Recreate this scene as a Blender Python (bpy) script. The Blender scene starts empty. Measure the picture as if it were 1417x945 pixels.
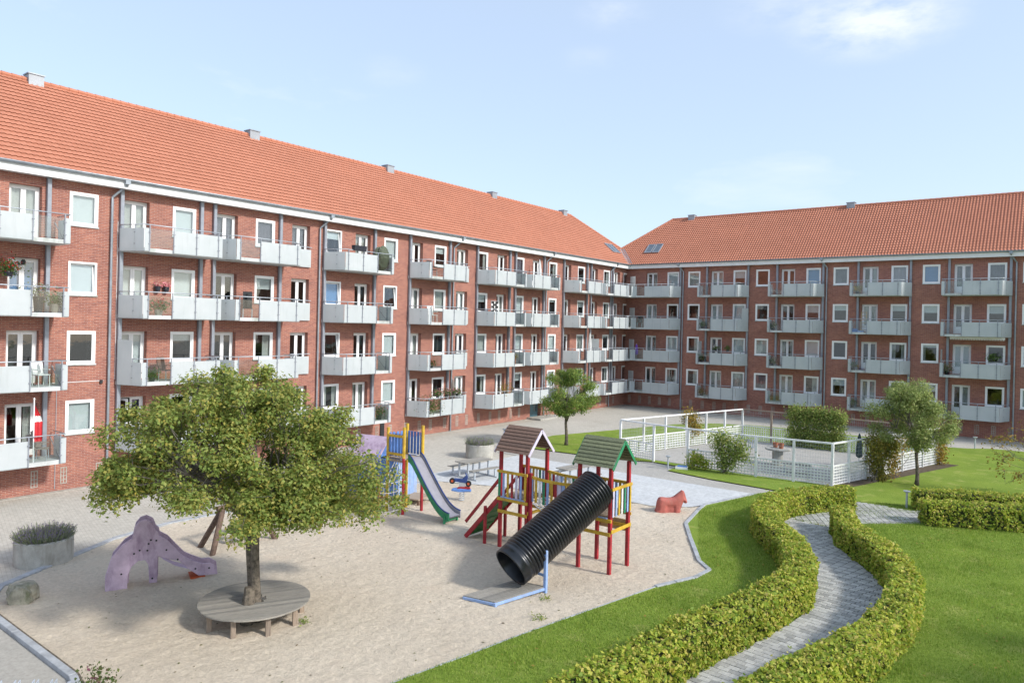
import bpy, bmesh, math, random
import numpy as np
from mathutils import Vector, Matrix
from mathutils.geometry import tessellate_polygon
random.seed(7); rng = np.random.default_rng(11)
R = math.radians; PI = math.pi
scene = bpy.context.scene; C = scene.collection
# ---------------------------------------------------------------- camera
CAMZ = 7.0
yaw, pitch, roll = R(-37.37), R(-0.12), R(1.30)
fw = Vector((math.sin(yaw)*math.cos(pitch), math.cos(yaw)*math.cos(pitch), math.sin(pitch)))
r0 = Vector((math.cos(yaw), -math.sin(yaw), 0)); u0 = r0.cross(fw)
rt = r0*math.cos(roll)+u0*math.sin(roll); up = u0*math.cos(roll)-r0*math.sin(roll)
cd = bpy.data.cameras.new('camera'); cam = bpy.data.objects.new('camera', cd); C.objects.link(cam)
M = Matrix((rt, up, -fw)).transposed().to_4x4(); M.translation = (0, 0, CAMZ); cam.matrix_world = M
cd.sensor_width = 36; cd.lens = 995.3/1417*36; cd.shift_y = (452.2-472.5)/1417
cd.clip_start = 0.1; cd.clip_end = 2000
scene.camera = cam
# ---------------------------------------------------------------- sky and sun
SUN_EL, SUN_DIR = R(35), Vector((1.0, 0.14, 0)).normalized()      # towards the sun
w = bpy.data.worlds.new('World'); scene.world = w; w.use_nodes = True
nt = w.node_tree; nt.nodes.clear()
def N(t, ty, **k):
    n = t.nodes.new(ty)
    for a, b in k.items(): setattr(n, a, b)
    return n
sky = N(nt, 'ShaderNodeTexSky', sky_type='NISHITA', sun_disc=False)
sky.sun_elevation = SUN_EL; sky.sun_rotation = math.atan2(SUN_DIR.x, SUN_DIR.y)
sky.air_density = 1.0; sky.dust_density = 1.6; sky.ozone_density = 1.5
bg = N(nt, 'ShaderNodeBackground'); bg.inputs[1].default_value = 0.15
CLOUDS = [((-0.1757, 0.9151, 0.3629), 0.11960000000000001, 0.62), ((-0.2757, 0.878, 0.3912), 0.09, 0.22), ((-0.4567, 0.7959, 0.3974), 0.06, 0.22), ((-0.6966, 0.6402, 0.3238), 0.06, 0.1), ((-0.4935, 0.7975, 0.3471), 0.05, 0.1)]
tc = N(nt, 'ShaderNodeTexCoord'); mp = N(nt, 'ShaderNodeMapping'); mp.inputs['Scale'].default_value = (1.0, 1.0, 2.6)
mp.inputs['Location'].default_value = (0.35, 0.1, 0.0)
nz = N(nt, 'ShaderNodeTexNoise'); nz.inputs['Scale'].default_value = 3.1; nz.inputs['Detail'].default_value = 7; nz.inputs['Roughness'].default_value = .55
nz.inputs['Distortion'].default_value = .3
cr = N(nt, 'ShaderNodeValToRGB'); cr.color_ramp.elements[0].position = .62; cr.color_ramp.elements[1].position = .86
mx = N(nt, 'ShaderNodeMix', data_type='RGBA'); mx.inputs['B'].default_value = (4.2, 4.25, 4.35, 1)
mul = N(nt, 'ShaderNodeMath', operation='MULTIPLY'); mul.inputs[1].default_value = .45
hz_ = N(nt, 'ShaderNodeMix', data_type='RGBA'); hz_.inputs['Factor'].default_value = .6; hz_.inputs['B'].default_value = (2.5, 2.95, 3.6, 1)
ou = N(nt, 'ShaderNodeOutputWorld'); L = nt.links.new
L(tc.outputs['Generated'], mp.inputs[0]); L(mp.outputs[0], nz.inputs[0]); L(nz.outputs[0], cr.inputs[0]); L(cr.outputs[0], mul.inputs[0])
def blob(d0, size, gain, zs=2.3):
    sb_ = N(nt, 'ShaderNodeVectorMath', operation='SUBTRACT'); sb_.inputs[1].default_value = d0; L(tc.outputs['Generated'], sb_.inputs[0])
    ms_ = N(nt, 'ShaderNodeVectorMath', operation='MULTIPLY'); ms_.inputs[1].default_value = (1, 1, zs); L(sb_.outputs[0], ms_.inputs[0])
    le = N(nt, 'ShaderNodeVectorMath', operation='LENGTH'); L(ms_.outputs[0], le.inputs[0])
    mr_ = N(nt, 'ShaderNodeMapRange', interpolation_type='SMOOTHSTEP'); mr_.inputs[1].default_value = size; mr_.inputs[2].default_value = size*.1; mr_.inputs[4].default_value = gain; L(le.outputs['Value'], mr_.inputs[0]); return mr_.outputs[0]
nz2 = N(nt, 'ShaderNodeTexNoise'); nz2.inputs['Scale'].default_value = 14; nz2.inputs['Detail'].default_value = 8; nz2.inputs['Roughness'].default_value = .6; L(mp.outputs[0], nz2.inputs[0])
cr3 = N(nt, 'ShaderNodeValToRGB'); cr3.color_ramp.elements[0].position = .36; cr3.color_ramp.elements[1].position = .62; L(nz2.outputs[0], cr3.inputs[0])
acc = None
for d0, sz, gn in CLOUDS:
    b_ = blob(d0, sz, gn)
    if acc is None: acc = b_
    else:
        ad_ = N(nt, 'ShaderNodeMath', operation='ADD'); L(acc, ad_.inputs[0]); L(b_, ad_.inputs[1]); acc = ad_.outputs[0]
m5 = N(nt, 'ShaderNodeMath', operation='MULTIPLY'); L(acc, m5.inputs[0]); L(cr3.outputs[0], m5.inputs[1])
m6 = N(nt, 'ShaderNodeMath', operation='ADD'); m6.use_clamp = True; L(m5.outputs[0], m6.inputs[0]); L(mul.outputs[0], m6.inputs[1])
L(sky.outputs[0], hz_.inputs['A']); L(hz_.outputs['Result'], mx.inputs['A']); L(m6.outputs[0], mx.inputs['Factor'])
L(mx.outputs['Result'], bg.inputs[0]); L(bg.outputs[0], ou.inputs[0])
sd = bpy.data.lights.new('sun', 'SUN'); sd.energy = 2.1; sd.angle = R(6); sd.color = (1, .95, .88)
sun = bpy.data.objects.new('sun', sd); C.objects.link(sun); sun.location = (30, 10, 40)
sv = SUN_DIR*math.cos(SUN_EL)+Vector((0, 0, math.sin(SUN_EL)))
sun.rotation_euler = (sv).to_track_quat('Z', 'Y').to_euler()
vs = scene.view_settings; vs.view_transform = 'Standard'; vs.look = 'None'; vs.exposure = 0.92; vs.gamma = 1
scene.render.engine = 'CYCLES'
# ---------------------------------------------------------------- materials
def srgb(r, g, b):
    f = lambda c: ((c/255)/12.92 if c/255 <= .04045 else ((c/255+.055)/1.055)**2.4)
    return (f(r), f(g), f(b), 1)
def newmat(name):
    m = bpy.data.materials.new(name); m.use_nodes = True
    return m, m.node_tree, m.node_tree.nodes['Principled BSDF']
def coords(t, kind='Object', scale=None):
    c = N(t, 'ShaderNodeTexCoord'); o = c.outputs[kind]
    if scale:
        mm = N(t, 'ShaderNodeMapping'); mm.inputs['Scale'].default_value = scale; t.links.new(o, mm.inputs[0]); o = mm.outputs[0]
    return o
def wpos(t, scale=None):
    g = N(t, 'ShaderNodeNewGeometry'); o = g.outputs['Position']
    if scale:
        mm = N(t, 'ShaderNodeMapping'); mm.inputs['Scale'].default_value = scale; t.links.new(o, mm.inputs[0]); o = mm.outputs[0]
    return o
def noise(t, co, scale, detail=4, rough=.6):
    n = N(t, 'ShaderNodeTexNoise'); n.inputs['Scale'].default_value = scale; n.inputs['Detail'].default_value = detail; n.inputs['Roughness'].default_value = rough
    t.links.new(co, n.inputs['Vector']); return n.outputs['Fac']
def ramp(t, fac, *stops):
    r = N(t, 'ShaderNodeValToRGB'); e = r.color_ramp.elements
    while len(e) < len(stops): e.new(.5)
    for x, (p, c) in zip(e, stops): x.position = p; x.color = c if len(c) == 4 else (*c, 1)
    t.links.new(fac, r.inputs[0]); return r.outputs[0]
def mix(t, fac, a, b, mode='MIX'):
    n = N(t, 'ShaderNodeMix', data_type='RGBA', blend_type=mode)
    for s, v in (('Factor', fac), ('A', a), ('B', b)):
        if hasattr(v, 'is_linked') or hasattr(v, 'links'): t.links.new(v, n.inputs[s])
        else: n.inputs[s].default_value = v
    return n.outputs['Result']
def bump(t, b, h, strength=.4, dist=.02):
    n = N(t, 'ShaderNodeBump'); n.inputs['Strength'].default_value = strength; n.inputs['Distance'].default_value = dist
    t.links.new(h, n.inputs['Height']); t.links.new(n.outputs[0], b.inputs['Normal'])
MT = {}
def paint(name, col, rough=.5, var=.16, scale=6, metal=0, bmp=.15, dirt=None, spec=.4):
    """painted, cast or metal surface with uneven tone and fine relief"""
    m, t, b = newmat(name); co = wpos(t)
    f = noise(t, co, scale, 6, .65); d = tuple(c*(1-var*1.6) for c in col[:3])+(1,); l = tuple(min(1, c*(1+var)) for c in col[:3])+(1,)
    c = ramp(t, f, (.28, d), (.72, l))
    if dirt:
        f2 = noise(t, wpos(t, (1.2, 1.2, .5)), scale*.6, 8, .7); k = ramp(t, f2, (.49, (0, 0, 0)), (.66, (1, 1, 1)))
        c = mix(t, k, c, dirt)
    t.links.new(c, b.inputs['Base Color']); b.inputs['Roughness'].default_value = rough; b.inputs['Metallic'].default_value = metal
    b.inputs['Specular IOR Level'].default_value = spec
    bump(t, b, noise(t, co, scale*9, 3), bmp, .01); MT[name] = m; return m
def wood(name, col, axis=(1, 1, 1), rough=.75, var=.35, dirt=None):
    m, t, b = newmat(name); g = noise(t, coords(t, 'Object', axis), 5, 8, .7)
    oi = N(t, 'ShaderNodeObjectInfo')
    d = tuple(c*(1-var) for c in col[:3])+(1,); l = tuple(min(1, c*(1+var)) for c in col[:3])+(1,)
    c = ramp(t, g, (.3, d), (.7, l)); k = ramp(t, oi.outputs['Random'], (0, (.72, .72, .72)), (1, (1.15, 1.12, 1.08)))
    c = mix(t, 1.0, c, k, 'MULTIPLY')
    t.links.new(c, b.inputs['Base Color']); b.inputs['Roughness'].default_value = rough; bump(t, b, g, .35, .01); MT[name] = m; return m
# brick (building-local coordinates u, z)
def brickmat(name, c1, c2, c3):
    m, t, b = newmat(name); co = coords(t)
    sx = N(t, 'ShaderNodeSeparateXYZ'); t.links.new(co, sx.inputs[0]); cx = N(t, 'ShaderNodeCombineXYZ')
    ad = N(t, 'ShaderNodeMath', operation='ADD'); t.links.new(sx.outputs[0], ad.inputs[0]); t.links.new(sx.outputs[1], ad.inputs[1])
    t.links.new(ad.outputs[0], cx.inputs[0]); t.links.new(sx.outputs[2], cx.inputs[1])
    br = N(t, 'ShaderNodeTexBrick'); br.offset = .5; t.links.new(cx.outputs[0], br.inputs['Vector'])
    for k, v in (('Scale', 1), ('Brick Width', .24), ('Row Height', .0667), ('Mortar Size', .008), ('Mortar Smooth', .3), ('Bias', -.1)): br.inputs[k].default_value = v
    br.inputs['Color1'].default_value = c1; br.inputs['Color2'].default_value = c2; br.inputs['Mortar'].default_value = c3
    n1 = noise(t, coords(t, 'Object', (.35, .35, .8)), 1.6, 7, .7)
    k = ramp(t, n1, (.3, (.80, .78, .80)), (.7, (1.13, 1.10, 1.06)))
    c = mix(t, 1.0, br.outputs['Color'], k, 'MULTIPLY')
    n2 = noise(t, coords(t, 'Object', (6, 6, 16)), 1.0, 3, .8); k2 = ramp(t, n2, (.25, (.56, .53, .57)), (.5, (1, 1, 1)), (.75, (1.25, 1.2, 1.15)))
    c = mix(t, .8, c, k2, 'MULTIPLY')
    n3 = noise(t, coords(t, 'Object', (.5, .5, .9)), 3.1, 5, .7); k3 = ramp(t, n3, (.69, (0, 0, 0)), (.78, (1, 1, 1)))
    c = mix(t, k3, c, (.42, .27, .21, 1))
    t.links.new(c, b.inputs['Base Color']); b.inputs['Roughness'].default_value = .88; b.inputs['Specular IOR Level'].default_value = .25
    iv = N(t, 'ShaderNodeMath', operation='SUBTRACT'); iv.inputs[0].default_value = 1; t.links.new(br.outputs['Fac'], iv.inputs[1])
    bump(t, b, iv.outputs[0], .5, .012); MT[name] = m
brickmat('brick', (.385, .16, .115, 1), (.265, .10, .082, 1), (.41, .30, .255, 1))
def tilemat():
    m, t, b = newmat('roof_tile'); co = coords(t)
    mm = N(t, 'ShaderNodeMapping'); mm.inputs['Scale'].default_value = (5, 3.03, 3.03); t.links.new(co, mm.inputs[0])
    vo = N(t, 'ShaderNodeTexVoronoi'); vo.inputs['Scale'].default_value = 1; vo.inputs['Randomness'].default_value = .2; t.links.new(mm.outputs[0], vo.inputs['Vector'])
    sp = N(t, 'ShaderNodeSeparateColor'); t.links.new(vo.outputs['Color'], sp.inputs[0])
    c = ramp(t, sp.outputs[0], (0, (.45, .185, .115)), (.55, (.47, .195, .122)), (1, (.49, .208, .132)))
    n = noise(t, coords(t, 'Object', (.25, .5, .5)), 1.2, 6, .6); k = ramp(t, n, (.3, (.94, .93, .93)), (.75, (1.05, 1.04, 1.03)))
    c = mix(t, 1.0, c, k, 'MULTIPLY'); t.links.new(c, b.inputs['Base Color']); b.inputs['Roughness'].default_value = .72
    b.inputs['Specular IOR Level'].default_value = .3; bump(t, b, noise(t, co, 60, 3), .15, .01); MT['roof_tile'] = m
tilemat()
def frosted():
    m, t, b = newmat('frosted_glass'); co = wpos(t)
    n = noise(t, co, 1.3, 5, .6); c = ramp(t, n, (.3, (.66, .715, .73)), (.7, (.73, .775, .79)))
    f = noise(t, wpos(t, (3, 3, .35)), 2, 4); c = mix(t, ramp(t, f, (.55, (0, 0, 0)), (.8, (.35, .35, .35))), c, (.50, .55, .54, 1))
    t.links.new(c, b.inputs['Base Color']); b.inputs['Roughness'].default_value = .32; b.inputs['Specular IOR Level'].default_value = .45
    tr = N(t, 'ShaderNodeBsdfTranslucent'); t.links.new(c, tr.inputs[0]); ms = N(t, 'ShaderNodeMixShader'); ms.inputs[0].default_value = .38
    o = t.nodes['Material Output']; t.links.new(b.outputs[0], ms.inputs[1]); t.links.new(tr.outputs[0], ms.inputs[2])
    tp = N(t, 'ShaderNodeBsdfTransparent'); m2 = N(t, 'ShaderNodeMixShader'); m2.inputs[0].default_value = .07
    t.links.new(ms.outputs[0], m2.inputs[1]); t.links.new(tp.outputs[0], m2.inputs[2]); t.links.new(m2.outputs[0], o.inputs[0]); MT['frosted_glass'] = m
frosted()
def glass(name, tint, refl, rough=.02):
    m, t, b = newmat(name); o = t.nodes['Material Output']
    tp = N(t, 'ShaderNodeBsdfTransparent'); tp.inputs[0].default_value = tint
    gl = N(t, 'ShaderNodeBsdfGlossy'); gl.inputs['Roughness'].default_value = rough
    lw = N(t, 'ShaderNodeLayerWeight'); lw.inputs[0].default_value = .5; pw = N(t, 'ShaderNodeMath', operation='POWER'); pw.inputs[1].default_value = 5; t.links.new(lw.outputs['Facing'], pw.inputs[0])
    ml = N(t, 'ShaderNodeMath', operation='MULTIPLY_ADD'); ml.inputs[1].default_value = .9; ml.inputs[2].default_value = .045*refl; t.links.new(pw.outputs[0], ml.inputs[0]); ml.use_clamp = True
    nn = noise(t, wpos(t), 1.7, 2); bp = N(t, 'ShaderNodeBump'); bp.inputs['Strength'].default_value = .06; bp.inputs['Distance'].default_value = .03
    t.links.new(nn, bp.inputs['Height']); t.links.new(bp.outputs[0], gl.inputs['Normal'])
    ms = N(t, 'ShaderNodeMixShader'); t.links.new(ml.outputs[0], ms.inputs[0]); t.links.new(tp.outputs[0], ms.inputs[1]); t.links.new(gl.outputs[0], ms.inputs[2])
    t.links.new(ms.outputs[0], o.inputs[0]); MT[name] = m
glass('window_glass', (.86, .90, .90, 1), 2.2); glass('clear_glass', (.90, .94, .93, 1), 1.5)
def leafmat(name, *cols, trans=.35, rough=.55):
    m, t, b = newmat(name); g = N(t, 'ShaderNodeNewGeometry')
    k = len(cols)-1; c = ramp(t, g.outputs['Random Per Island'], *[(i/k, x) for i, x in enumerate(cols)])
    n = noise(t, wpos(t), .9, 3); c = mix(t, 1.0, c, ramp(t, n, (.3, (.78, .82, .75)), (.7, (1.15, 1.12, 1.1))), 'MULTIPLY')
    t.links.new(c, b.inputs['Base Color']); b.inputs['Roughness'].default_value = rough; b.inputs['Specular IOR Level'].default_value = .3
    tr = N(t, 'ShaderNodeBsdfTranslucent'); t.links.new(c, tr.inputs[0]); ms = N(t, 'ShaderNodeMixShader'); ms.inputs[0].default_value = trans
    t.links.new(b.outputs[0], ms.inputs[1]); t.links.new(tr.outputs[0], ms.inputs[2]); t.links.new(ms.outputs[0], t.nodes['Material Output'].inputs[0]); MT[name] = m
leafmat('tree_leaf', (.16, .22, .05), (.22, .30, .07), (.29, .36, .09), (.37, .38, .11), (.48, .40, .09), trans=.45)
leafmat('cherry_leaf', (.14, .24, .05), (.20, .31, .065), (.28, .37, .09), (.38, .41, .11), trans=.45)
leafmat('grey_leaf', (.20, .27, .08), (.28, .36, .11), (.36, .42, .15), (.45, .47, .19), trans=.45)
leafmat('hedge_leaf', (.19, .30, .045), (.31, .42, .05), (.44, .51, .07), (.58, .57, .10), (.58, .48, .16), trans=.42)
leafmat('ivy_leaf', (.15, .23, .05), (.22, .31, .07), (.32, .38, .10), (.42, .42, .14))
leafmat('autumn_leaf', (.22, .19, .04), (.38, .28, .05), (.42, .25, .06), (.30, .24, .05), (.16, .18, .04))
leafmat('pot_leaf', (.05, .10, .03), (.09, .16, .04), (.14, .20, .06))
leafmat('lavender', (.20, .25, .14), (.27, .32, .18), (.32, .33, .25), (.33, .27, .40))
leafmat('red_flower', (.55, .01, .02), (.7, .03, .04), (.45, .01, .015), trans=.2)
leafmat('pink_flower', (.6, .12, .2), (.75, .3, .35), (.6, .5, .4), trans=.2)
leafmat('grass_blade', (.17, .28, .04), (.24, .36, .05), (.31, .42, .07), (.42, .46, .13), trans=.4)
paint('white_pvc', (.87, .875, .88, 1), .35, .03, 3, bmp=.02); paint('white_paint', (.78, .79, .80, 1), .5, .08, 4, dirt=(.55, .56, .52, 1))
paint('fascia_white', (.78, .79, .80, 1), .5, .05, 2)
paint('steel', (.29, .315, .36, 1), .45, .12, 3, metal=.25); paint('zinc', (.34, .38, .42, 1), .42, .16, 2, metal=.45)
paint('galvanised', (.50, .55, .60, 1), .42, .12, 5, metal=.4); paint('slab_grey', (.55, .58, .58, 1), .7, .12, 2, dirt=(.33, .36, .33, 1))
paint('concrete', (.43, .42, .38, 1), .9, .18, 3, dirt=(.28, .27, .23, 1), bmp=.4); paint('kerb_stone', (.38, .40, .42, 1), .9, .2, 4, bmp=.4)
paint('red_paint', (.38, .025, .035, 1), .55, .3, 5, dirt=(.27, .03, .035, 1)); paint('yellow_paint', (.60, .39, .04, 1), .55, .26, 5, dirt=(.45, .28, .05, 1))
paint('green_paint', (.03, .26, .12, 1), .5, .2, 5, dirt=(.04, .17, .08, 1)); paint('dark_green_paint', (.03, .15, .04, 1), .55, .2, 5)
paint('blue_paint', (.11, .24, .58, 1), .5, .2, 5, dirt=(.09, .16, .36, 1)); paint('light_blue_paint', (.28, .42, .72, 1), .5, .15, 5, dirt=(.3, .36, .48, 1))
paint('navy_paint', (.03, .06, .2, 1), .45, .2, 6)
paint('lavender_paint', (.50, .39, .50, 1), .55, .14, 4, dirt=(.30, .21, .30, 1)); paint('pale_lavender', (.60, .56, .68, 1), .5, .12, 5)
paint('slide_bed', (.27, .265, .30, 1), .38, .1, 4); paint('orange_red', (.48, .09, .03, 1), .6, .2, 8)
paint('black_plastic', (.012, .014, .018, 1), .30, .3, 2, bmp=.05, spec=.6); paint('rubber', (.018, .019, .022, 1), .7, .2, 8)
paint('horse_red', (.44, .13, .105, 1), .85, .18, 5, bmp=.3, dirt=(.34, .15, .12, 1)); paint('rope', (.55, .53, .50, 1), .9, .1, 20)
paint('bark', (.16, .135, .105, 1), .95, .5, 11, bmp=1.0); paint('branch', (.16, .145, .125, 1), .9, .3, 9, bmp=.6); paint('rock', (.36, .34, .27, 1), .95, .3, 4, bmp=.8, dirt=(.14, .15, .09, 1))
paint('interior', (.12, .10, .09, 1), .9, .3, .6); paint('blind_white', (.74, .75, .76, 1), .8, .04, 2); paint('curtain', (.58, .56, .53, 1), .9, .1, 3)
paint('curtain_dark', (.18, .16, .20, 1), .9, .2, 3); paint('blue_sheet', (.14, .30, .58, 1), .7, .08, 1); paint('curtain_lilac', (.42, .36, .42, 1), .9, .1, 3)
paint('door_teal', (.10, .20, .24, 1), .4, .15, 3); paint('dark_pot', (.03, .033, .045, 1), .5, .2, 6); paint('clay_pot', (.35, .13, .07, 1), .85, .2, 6)
paint('stone_pot', (.32, .28, .25, 1), .85, .15, 6); paint('chair_dark', (.025, .027, .03, 1), .6, .2, 6); paint('cloth_white', (.76, .76, .75, 1), .9, .06, 4)
paint('cloth_green', (.018, .045, .05, 1), .85, .2, 6); paint('cloth_red', (.55, .04, .05, 1), .85, .12, 6); paint('purple', (.22, .09, .5, 1), .6, .1, 6)
paint('soil', (.10, .075, .05, 1), 1, .3, 8, bmp=.6); paint('brass', (.5, .42, .3, 1), .5, .1, 5); paint('camo_cloth', (.11, .13, .09, 1), .9, .5, 12)
paint('rusty', (.15, .10, .075, 1), .8, .3, 10); paint('tan_wood', (.45, .32, .17, 1), .7, .2, 8); paint('vent_grey', (.33, .36, .39, 1), .5, .12, 2, metal=.3)
wood('grey_wood', (.27, .26, .235, 1), (1, 14, 14)); wood('brown_wood', (.165, .105, .08, 1), (3, 16, 16), var=.75); wood('green_wood', (.165, .185, .105, 1), (3, 16, 16), var=.75)
wood('plank_wood', (.36, .29, .22, 1), (1, 12, 12)); wood('post_wood', (.30, .24, .19, 1), (10, 10, 1))
def groundmat(name, cols, s1=.25, s2=4, bmp=.4, brick=None, rough=.92, dist=.02):
    m, t, b = newmat(name); co = wpos(t); n1 = noise(t, co, s1, 8, .65)
    c = ramp(t, n1, (.3, cols[0]), (.7, cols[1])); n2 = noise(t, co, s2, 7, .75)
    c = mix(t, 1.0, c, ramp(t, n2, (.25, (.74, .74, .73)), (.75, (1.2, 1.2, 1.2))), 'MULTIPLY'); h = n2
    if len(cols) > 2:
        n3 = noise(t, co, s1*2.3, 8, .7); c = mix(t, ramp(t, n3, (.54, (0, 0, 0)), (.72, (1, 1, 1))), c, cols[2])
    if brick:
        br = N(t, 'ShaderNodeTexBrick'); br.offset = .5
        mm = N(t, 'ShaderNodeMapping'); mm.inputs['Rotation'].default_value = (0, 0, brick[2]); t.links.new(co, mm.inputs[0]); t.links.new(mm.outputs[0], br.inputs['Vector'])
        for k, v in (('Scale', 1), ('Brick Width', brick[0]), ('Row Height', brick[1]), ('Mortar Size', brick[3]), ('Mortar Smooth', .2)): br.inputs[k].default_value = v
        br.inputs['Color1'].default_value = (1.03, 1.03, 1.02, 1); br.inputs['Color2'].default_value = (.95, .95, .94, 1); br.inputs['Mortar'].default_value = (.80, .79, .75, 1)
        c = mix(t, 1.0, c, br.outputs['Color'], 'MULTIPLY')
    t.links.new(c, b.inputs['Base Color']); b.inputs['Roughness'].default_value = rough; b.inputs['Specular IOR Level'].default_value = .2
    bump(t, b, h, bmp, dist); MT[name] = m
groundmat('paving', [(.45, .43, .385), (.52, .495, .445), (.40, .37, .315, 1)], .22, 5, .3, (.21, .105, R(14), .006))
groundmat('tile_grey', [(.50, .52, .54), (.56, .575, .585)], .5, 7, .25, (.42, .42, R(2), .004))
groundmat('asphalt_grey', [(.38, .37, .35), (.44, .425, .40)], .4, 8, .3, (.21, .105, R(6), .006))
groundmat('sand', [(.55, .475, .375), (.62, .545, .44), (.58, .49, .385, 1)], .35, 11, 1.0, None, 1, .05)
groundmat('lawn', [(.17, .26, .036), (.25, .335, .05), (.36, .38, .11, 1)], .5, 22, 1.0, None, .95, .05)
groundmat('yard_grey', [(.36, .345, .31), (.42, .40, .36)], .5, 9, .4)
groundmat('paver_a', [(.36, .36, .345), (.42, .415, .395)], 1.5, 14, .4); groundmat('paver_b', [(.43, .43, .41), (.49, .485, .46)], 1.5, 14, .4); groundmat('paver_c', [(.28, .28, .27), (.34, .34, .325)], 1.5, 14, .4)
# ---------------------------------------------------------------- mesh helpers
class MB:
    def __init__(s): s.v = []; s.f = []
    def add(s, vs, fs):
        b = len(s.v); s.v += [tuple(p) for p in vs]; s.f += [tuple(b+i for i in f) for f in fs]; return s
    def box(s, x0, x1, y0, y1, z0, z1):
        return s.add([(x0, y0, z0), (x1, y0, z0), (x1, y1, z0), (x0, y1, z0), (x0, y0, z1), (x1, y0, z1), (x1, y1, z1), (x0, y1, z1)],
                     [(3, 2, 1, 0), (4, 5, 6, 7), (0, 1, 5, 4), (1, 2, 6, 5), (2, 3, 7, 6), (3, 0, 4, 7)])
    def bar(s, a, b, w, h, upv=(0, 0, 1)):
        """rectangular bar from a to b, w across, h along up"""
        a = Vector(a); b = Vector(b); d = (b-a).normalized(); upv = Vector(upv)
        sd_ = d.cross(upv)
        if sd_.length < 1e-4: sd_ = d.cross(Vector((1, 0, 0)))
        sd_.normalize(); u_ = sd_.cross(d)
        P = [p+sd_*i*w/2+u_*j*h/2 for p in (a, b) for i, j in ((-1, -1), (1, -1), (1, 1), (-1, 1))]
        return s.add(P, [(3, 2, 1, 0), (4, 5, 6, 7), (0, 1, 5, 4), (1, 2, 6, 5), (2, 3, 7, 6), (3, 0, 4, 7)])
    def tube(s, pts, rad, n=8, cap=True):
        pts = [Vector(p) for p in pts]; k = len(pts); rad = rad if hasattr(rad, '__len__') else [rad]*k; ring = []; prev = None
        for i, p in enumerate(pts):
            d = (pts[min(i+1, k-1)]-pts[max(i-1, 0)]).normalized()
            a = prev-d*prev.dot(d) if prev is not None else d.cross(Vector((0, 0, 1)) if abs(d.z) < .95 else Vector((1, 0, 0)))
            a.normalize(); prev = a; b = d.cross(a)
            ring += [p+(a*math.cos(2*PI*j/n)+b*math.sin(2*PI*j/n))*rad[i] for j in range(n)]
        fs = [(i*n+j, i*n+(j+1) % n, (i+1)*n+(j+1) % n, (i+1)*n+j) for i in range(k-1) for j in range(n)]
        if cap: fs += [tuple(range(n))[::-1], tuple((k-1)*n+j for j in range(n))]
        return s.add(ring, fs)
    def lathe(s, prof, n=20, c=(0, 0, 0)):
        ring = [(c[0]+r*math.cos(2*PI*j/n), c[1]+r*math.sin(2*PI*j/n), c[2]+z) for r, z in prof for j in range(n)]; k = len(prof)
        fs = [(i*n+j, i*n+(j+1) % n, (i+1)*n+(j+1) % n, (i+1)*n+j) for i in range(k-1) for j in range(n)]
        if prof[0][0] > 1e-4: fs.append(tuple(range(n))[::-1])
        if prof[-1][0] > 1e-4: fs.append(tuple((k-1)*n+j for j in range(n)))
        return s.add(ring, fs)
    def prism(s, poly, fa, fb):
        """extrude a 2-D outline between mapped ends fa(p), fb(p)"""
        n = len(poly); tris = tessellate_polygon([[Vector((p[0], p[1], 0)) for p in poly]])
        s.add([fa(p) for p in poly]+[fb(p) for p in poly], [tuple(t) for t in tris]+[tuple(n+i for i in reversed(t)) for t in tris]+[(i, (i+1) % n, n+(i+1) % n, n+i) for i in range(n)])
        return s
    def mesh(s, name, mat, smooth=False):
        me = bpy.data.meshes.new(name); me.from_pydata(s.v, [], s.f); me.update()
        if s.f:
            b = bmesh.new(); b.from_mesh(me); bmesh.ops.recalc_face_normals(b, faces=b.faces); b.to_mesh(me); b.free()
        for m in (mat if isinstance(mat, (list, tuple)) else [mat]): me.materials.append(MT[m])
        if smooth: me.shade_smooth()
        return me
    def build(s, name, mat, parent=None, loc=(0, 0, 0), rz=0, smooth=False):
        return place(name, s.mesh(name, mat, smooth), parent, loc, rz)
def place(name, me, parent=None, loc=(0, 0, 0), rz=0):
    o = bpy.data.objects.new(name, me); C.objects.link(o); o.location = loc; o.rotation_euler = (0, 0, rz)
    if parent: o.parent = parent
    return o
def tag(o, label=None, cat=None, group=None, kind=None):
    for k, v in (('label', label), ('category', cat), ('group', group), ('kind', kind)):
        if v: o[k] = v
    return o
def thing(name, label, cat, loc=(0, 0, 0), rz=0, group=None):
    o = bpy.data.objects.new(name, None); C.objects.link(o); o.location = loc; o.rotation_euler = (0, 0, rz); o.empty_display_size = .2
    return tag(o, label, cat, group)
def bevel(o, wd=.008, seg=1):
    m = o.modifiers.new('bevel', 'BEVEL'); m.width = wd; m.segments = seg; m.limit_method = 'ANGLE'; return o
def fastmesh(name, V, n, mat):
    """V: (k*n,3) array, k faces of n corners each"""
    me = bpy.data.meshes.new(name); k = len(V)//n; me.vertices.add(len(V)); me.vertices.foreach_set('co', np.ascontiguousarray(V, dtype=np.float32).ravel())
    me.loops.add(len(V)); me.loops.foreach_set('vertex_index', np.arange(len(V), dtype=np.int32)); me.polygons.add(k)
    me.polygons.foreach_set('loop_start', np.arange(0, len(V), n, dtype=np.int32)); me.polygons.foreach_set('loop_total', np.full(k, n, np.int32))
    me.update(calc_edges=True); me.materials.append(MT[mat]); return me
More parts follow.
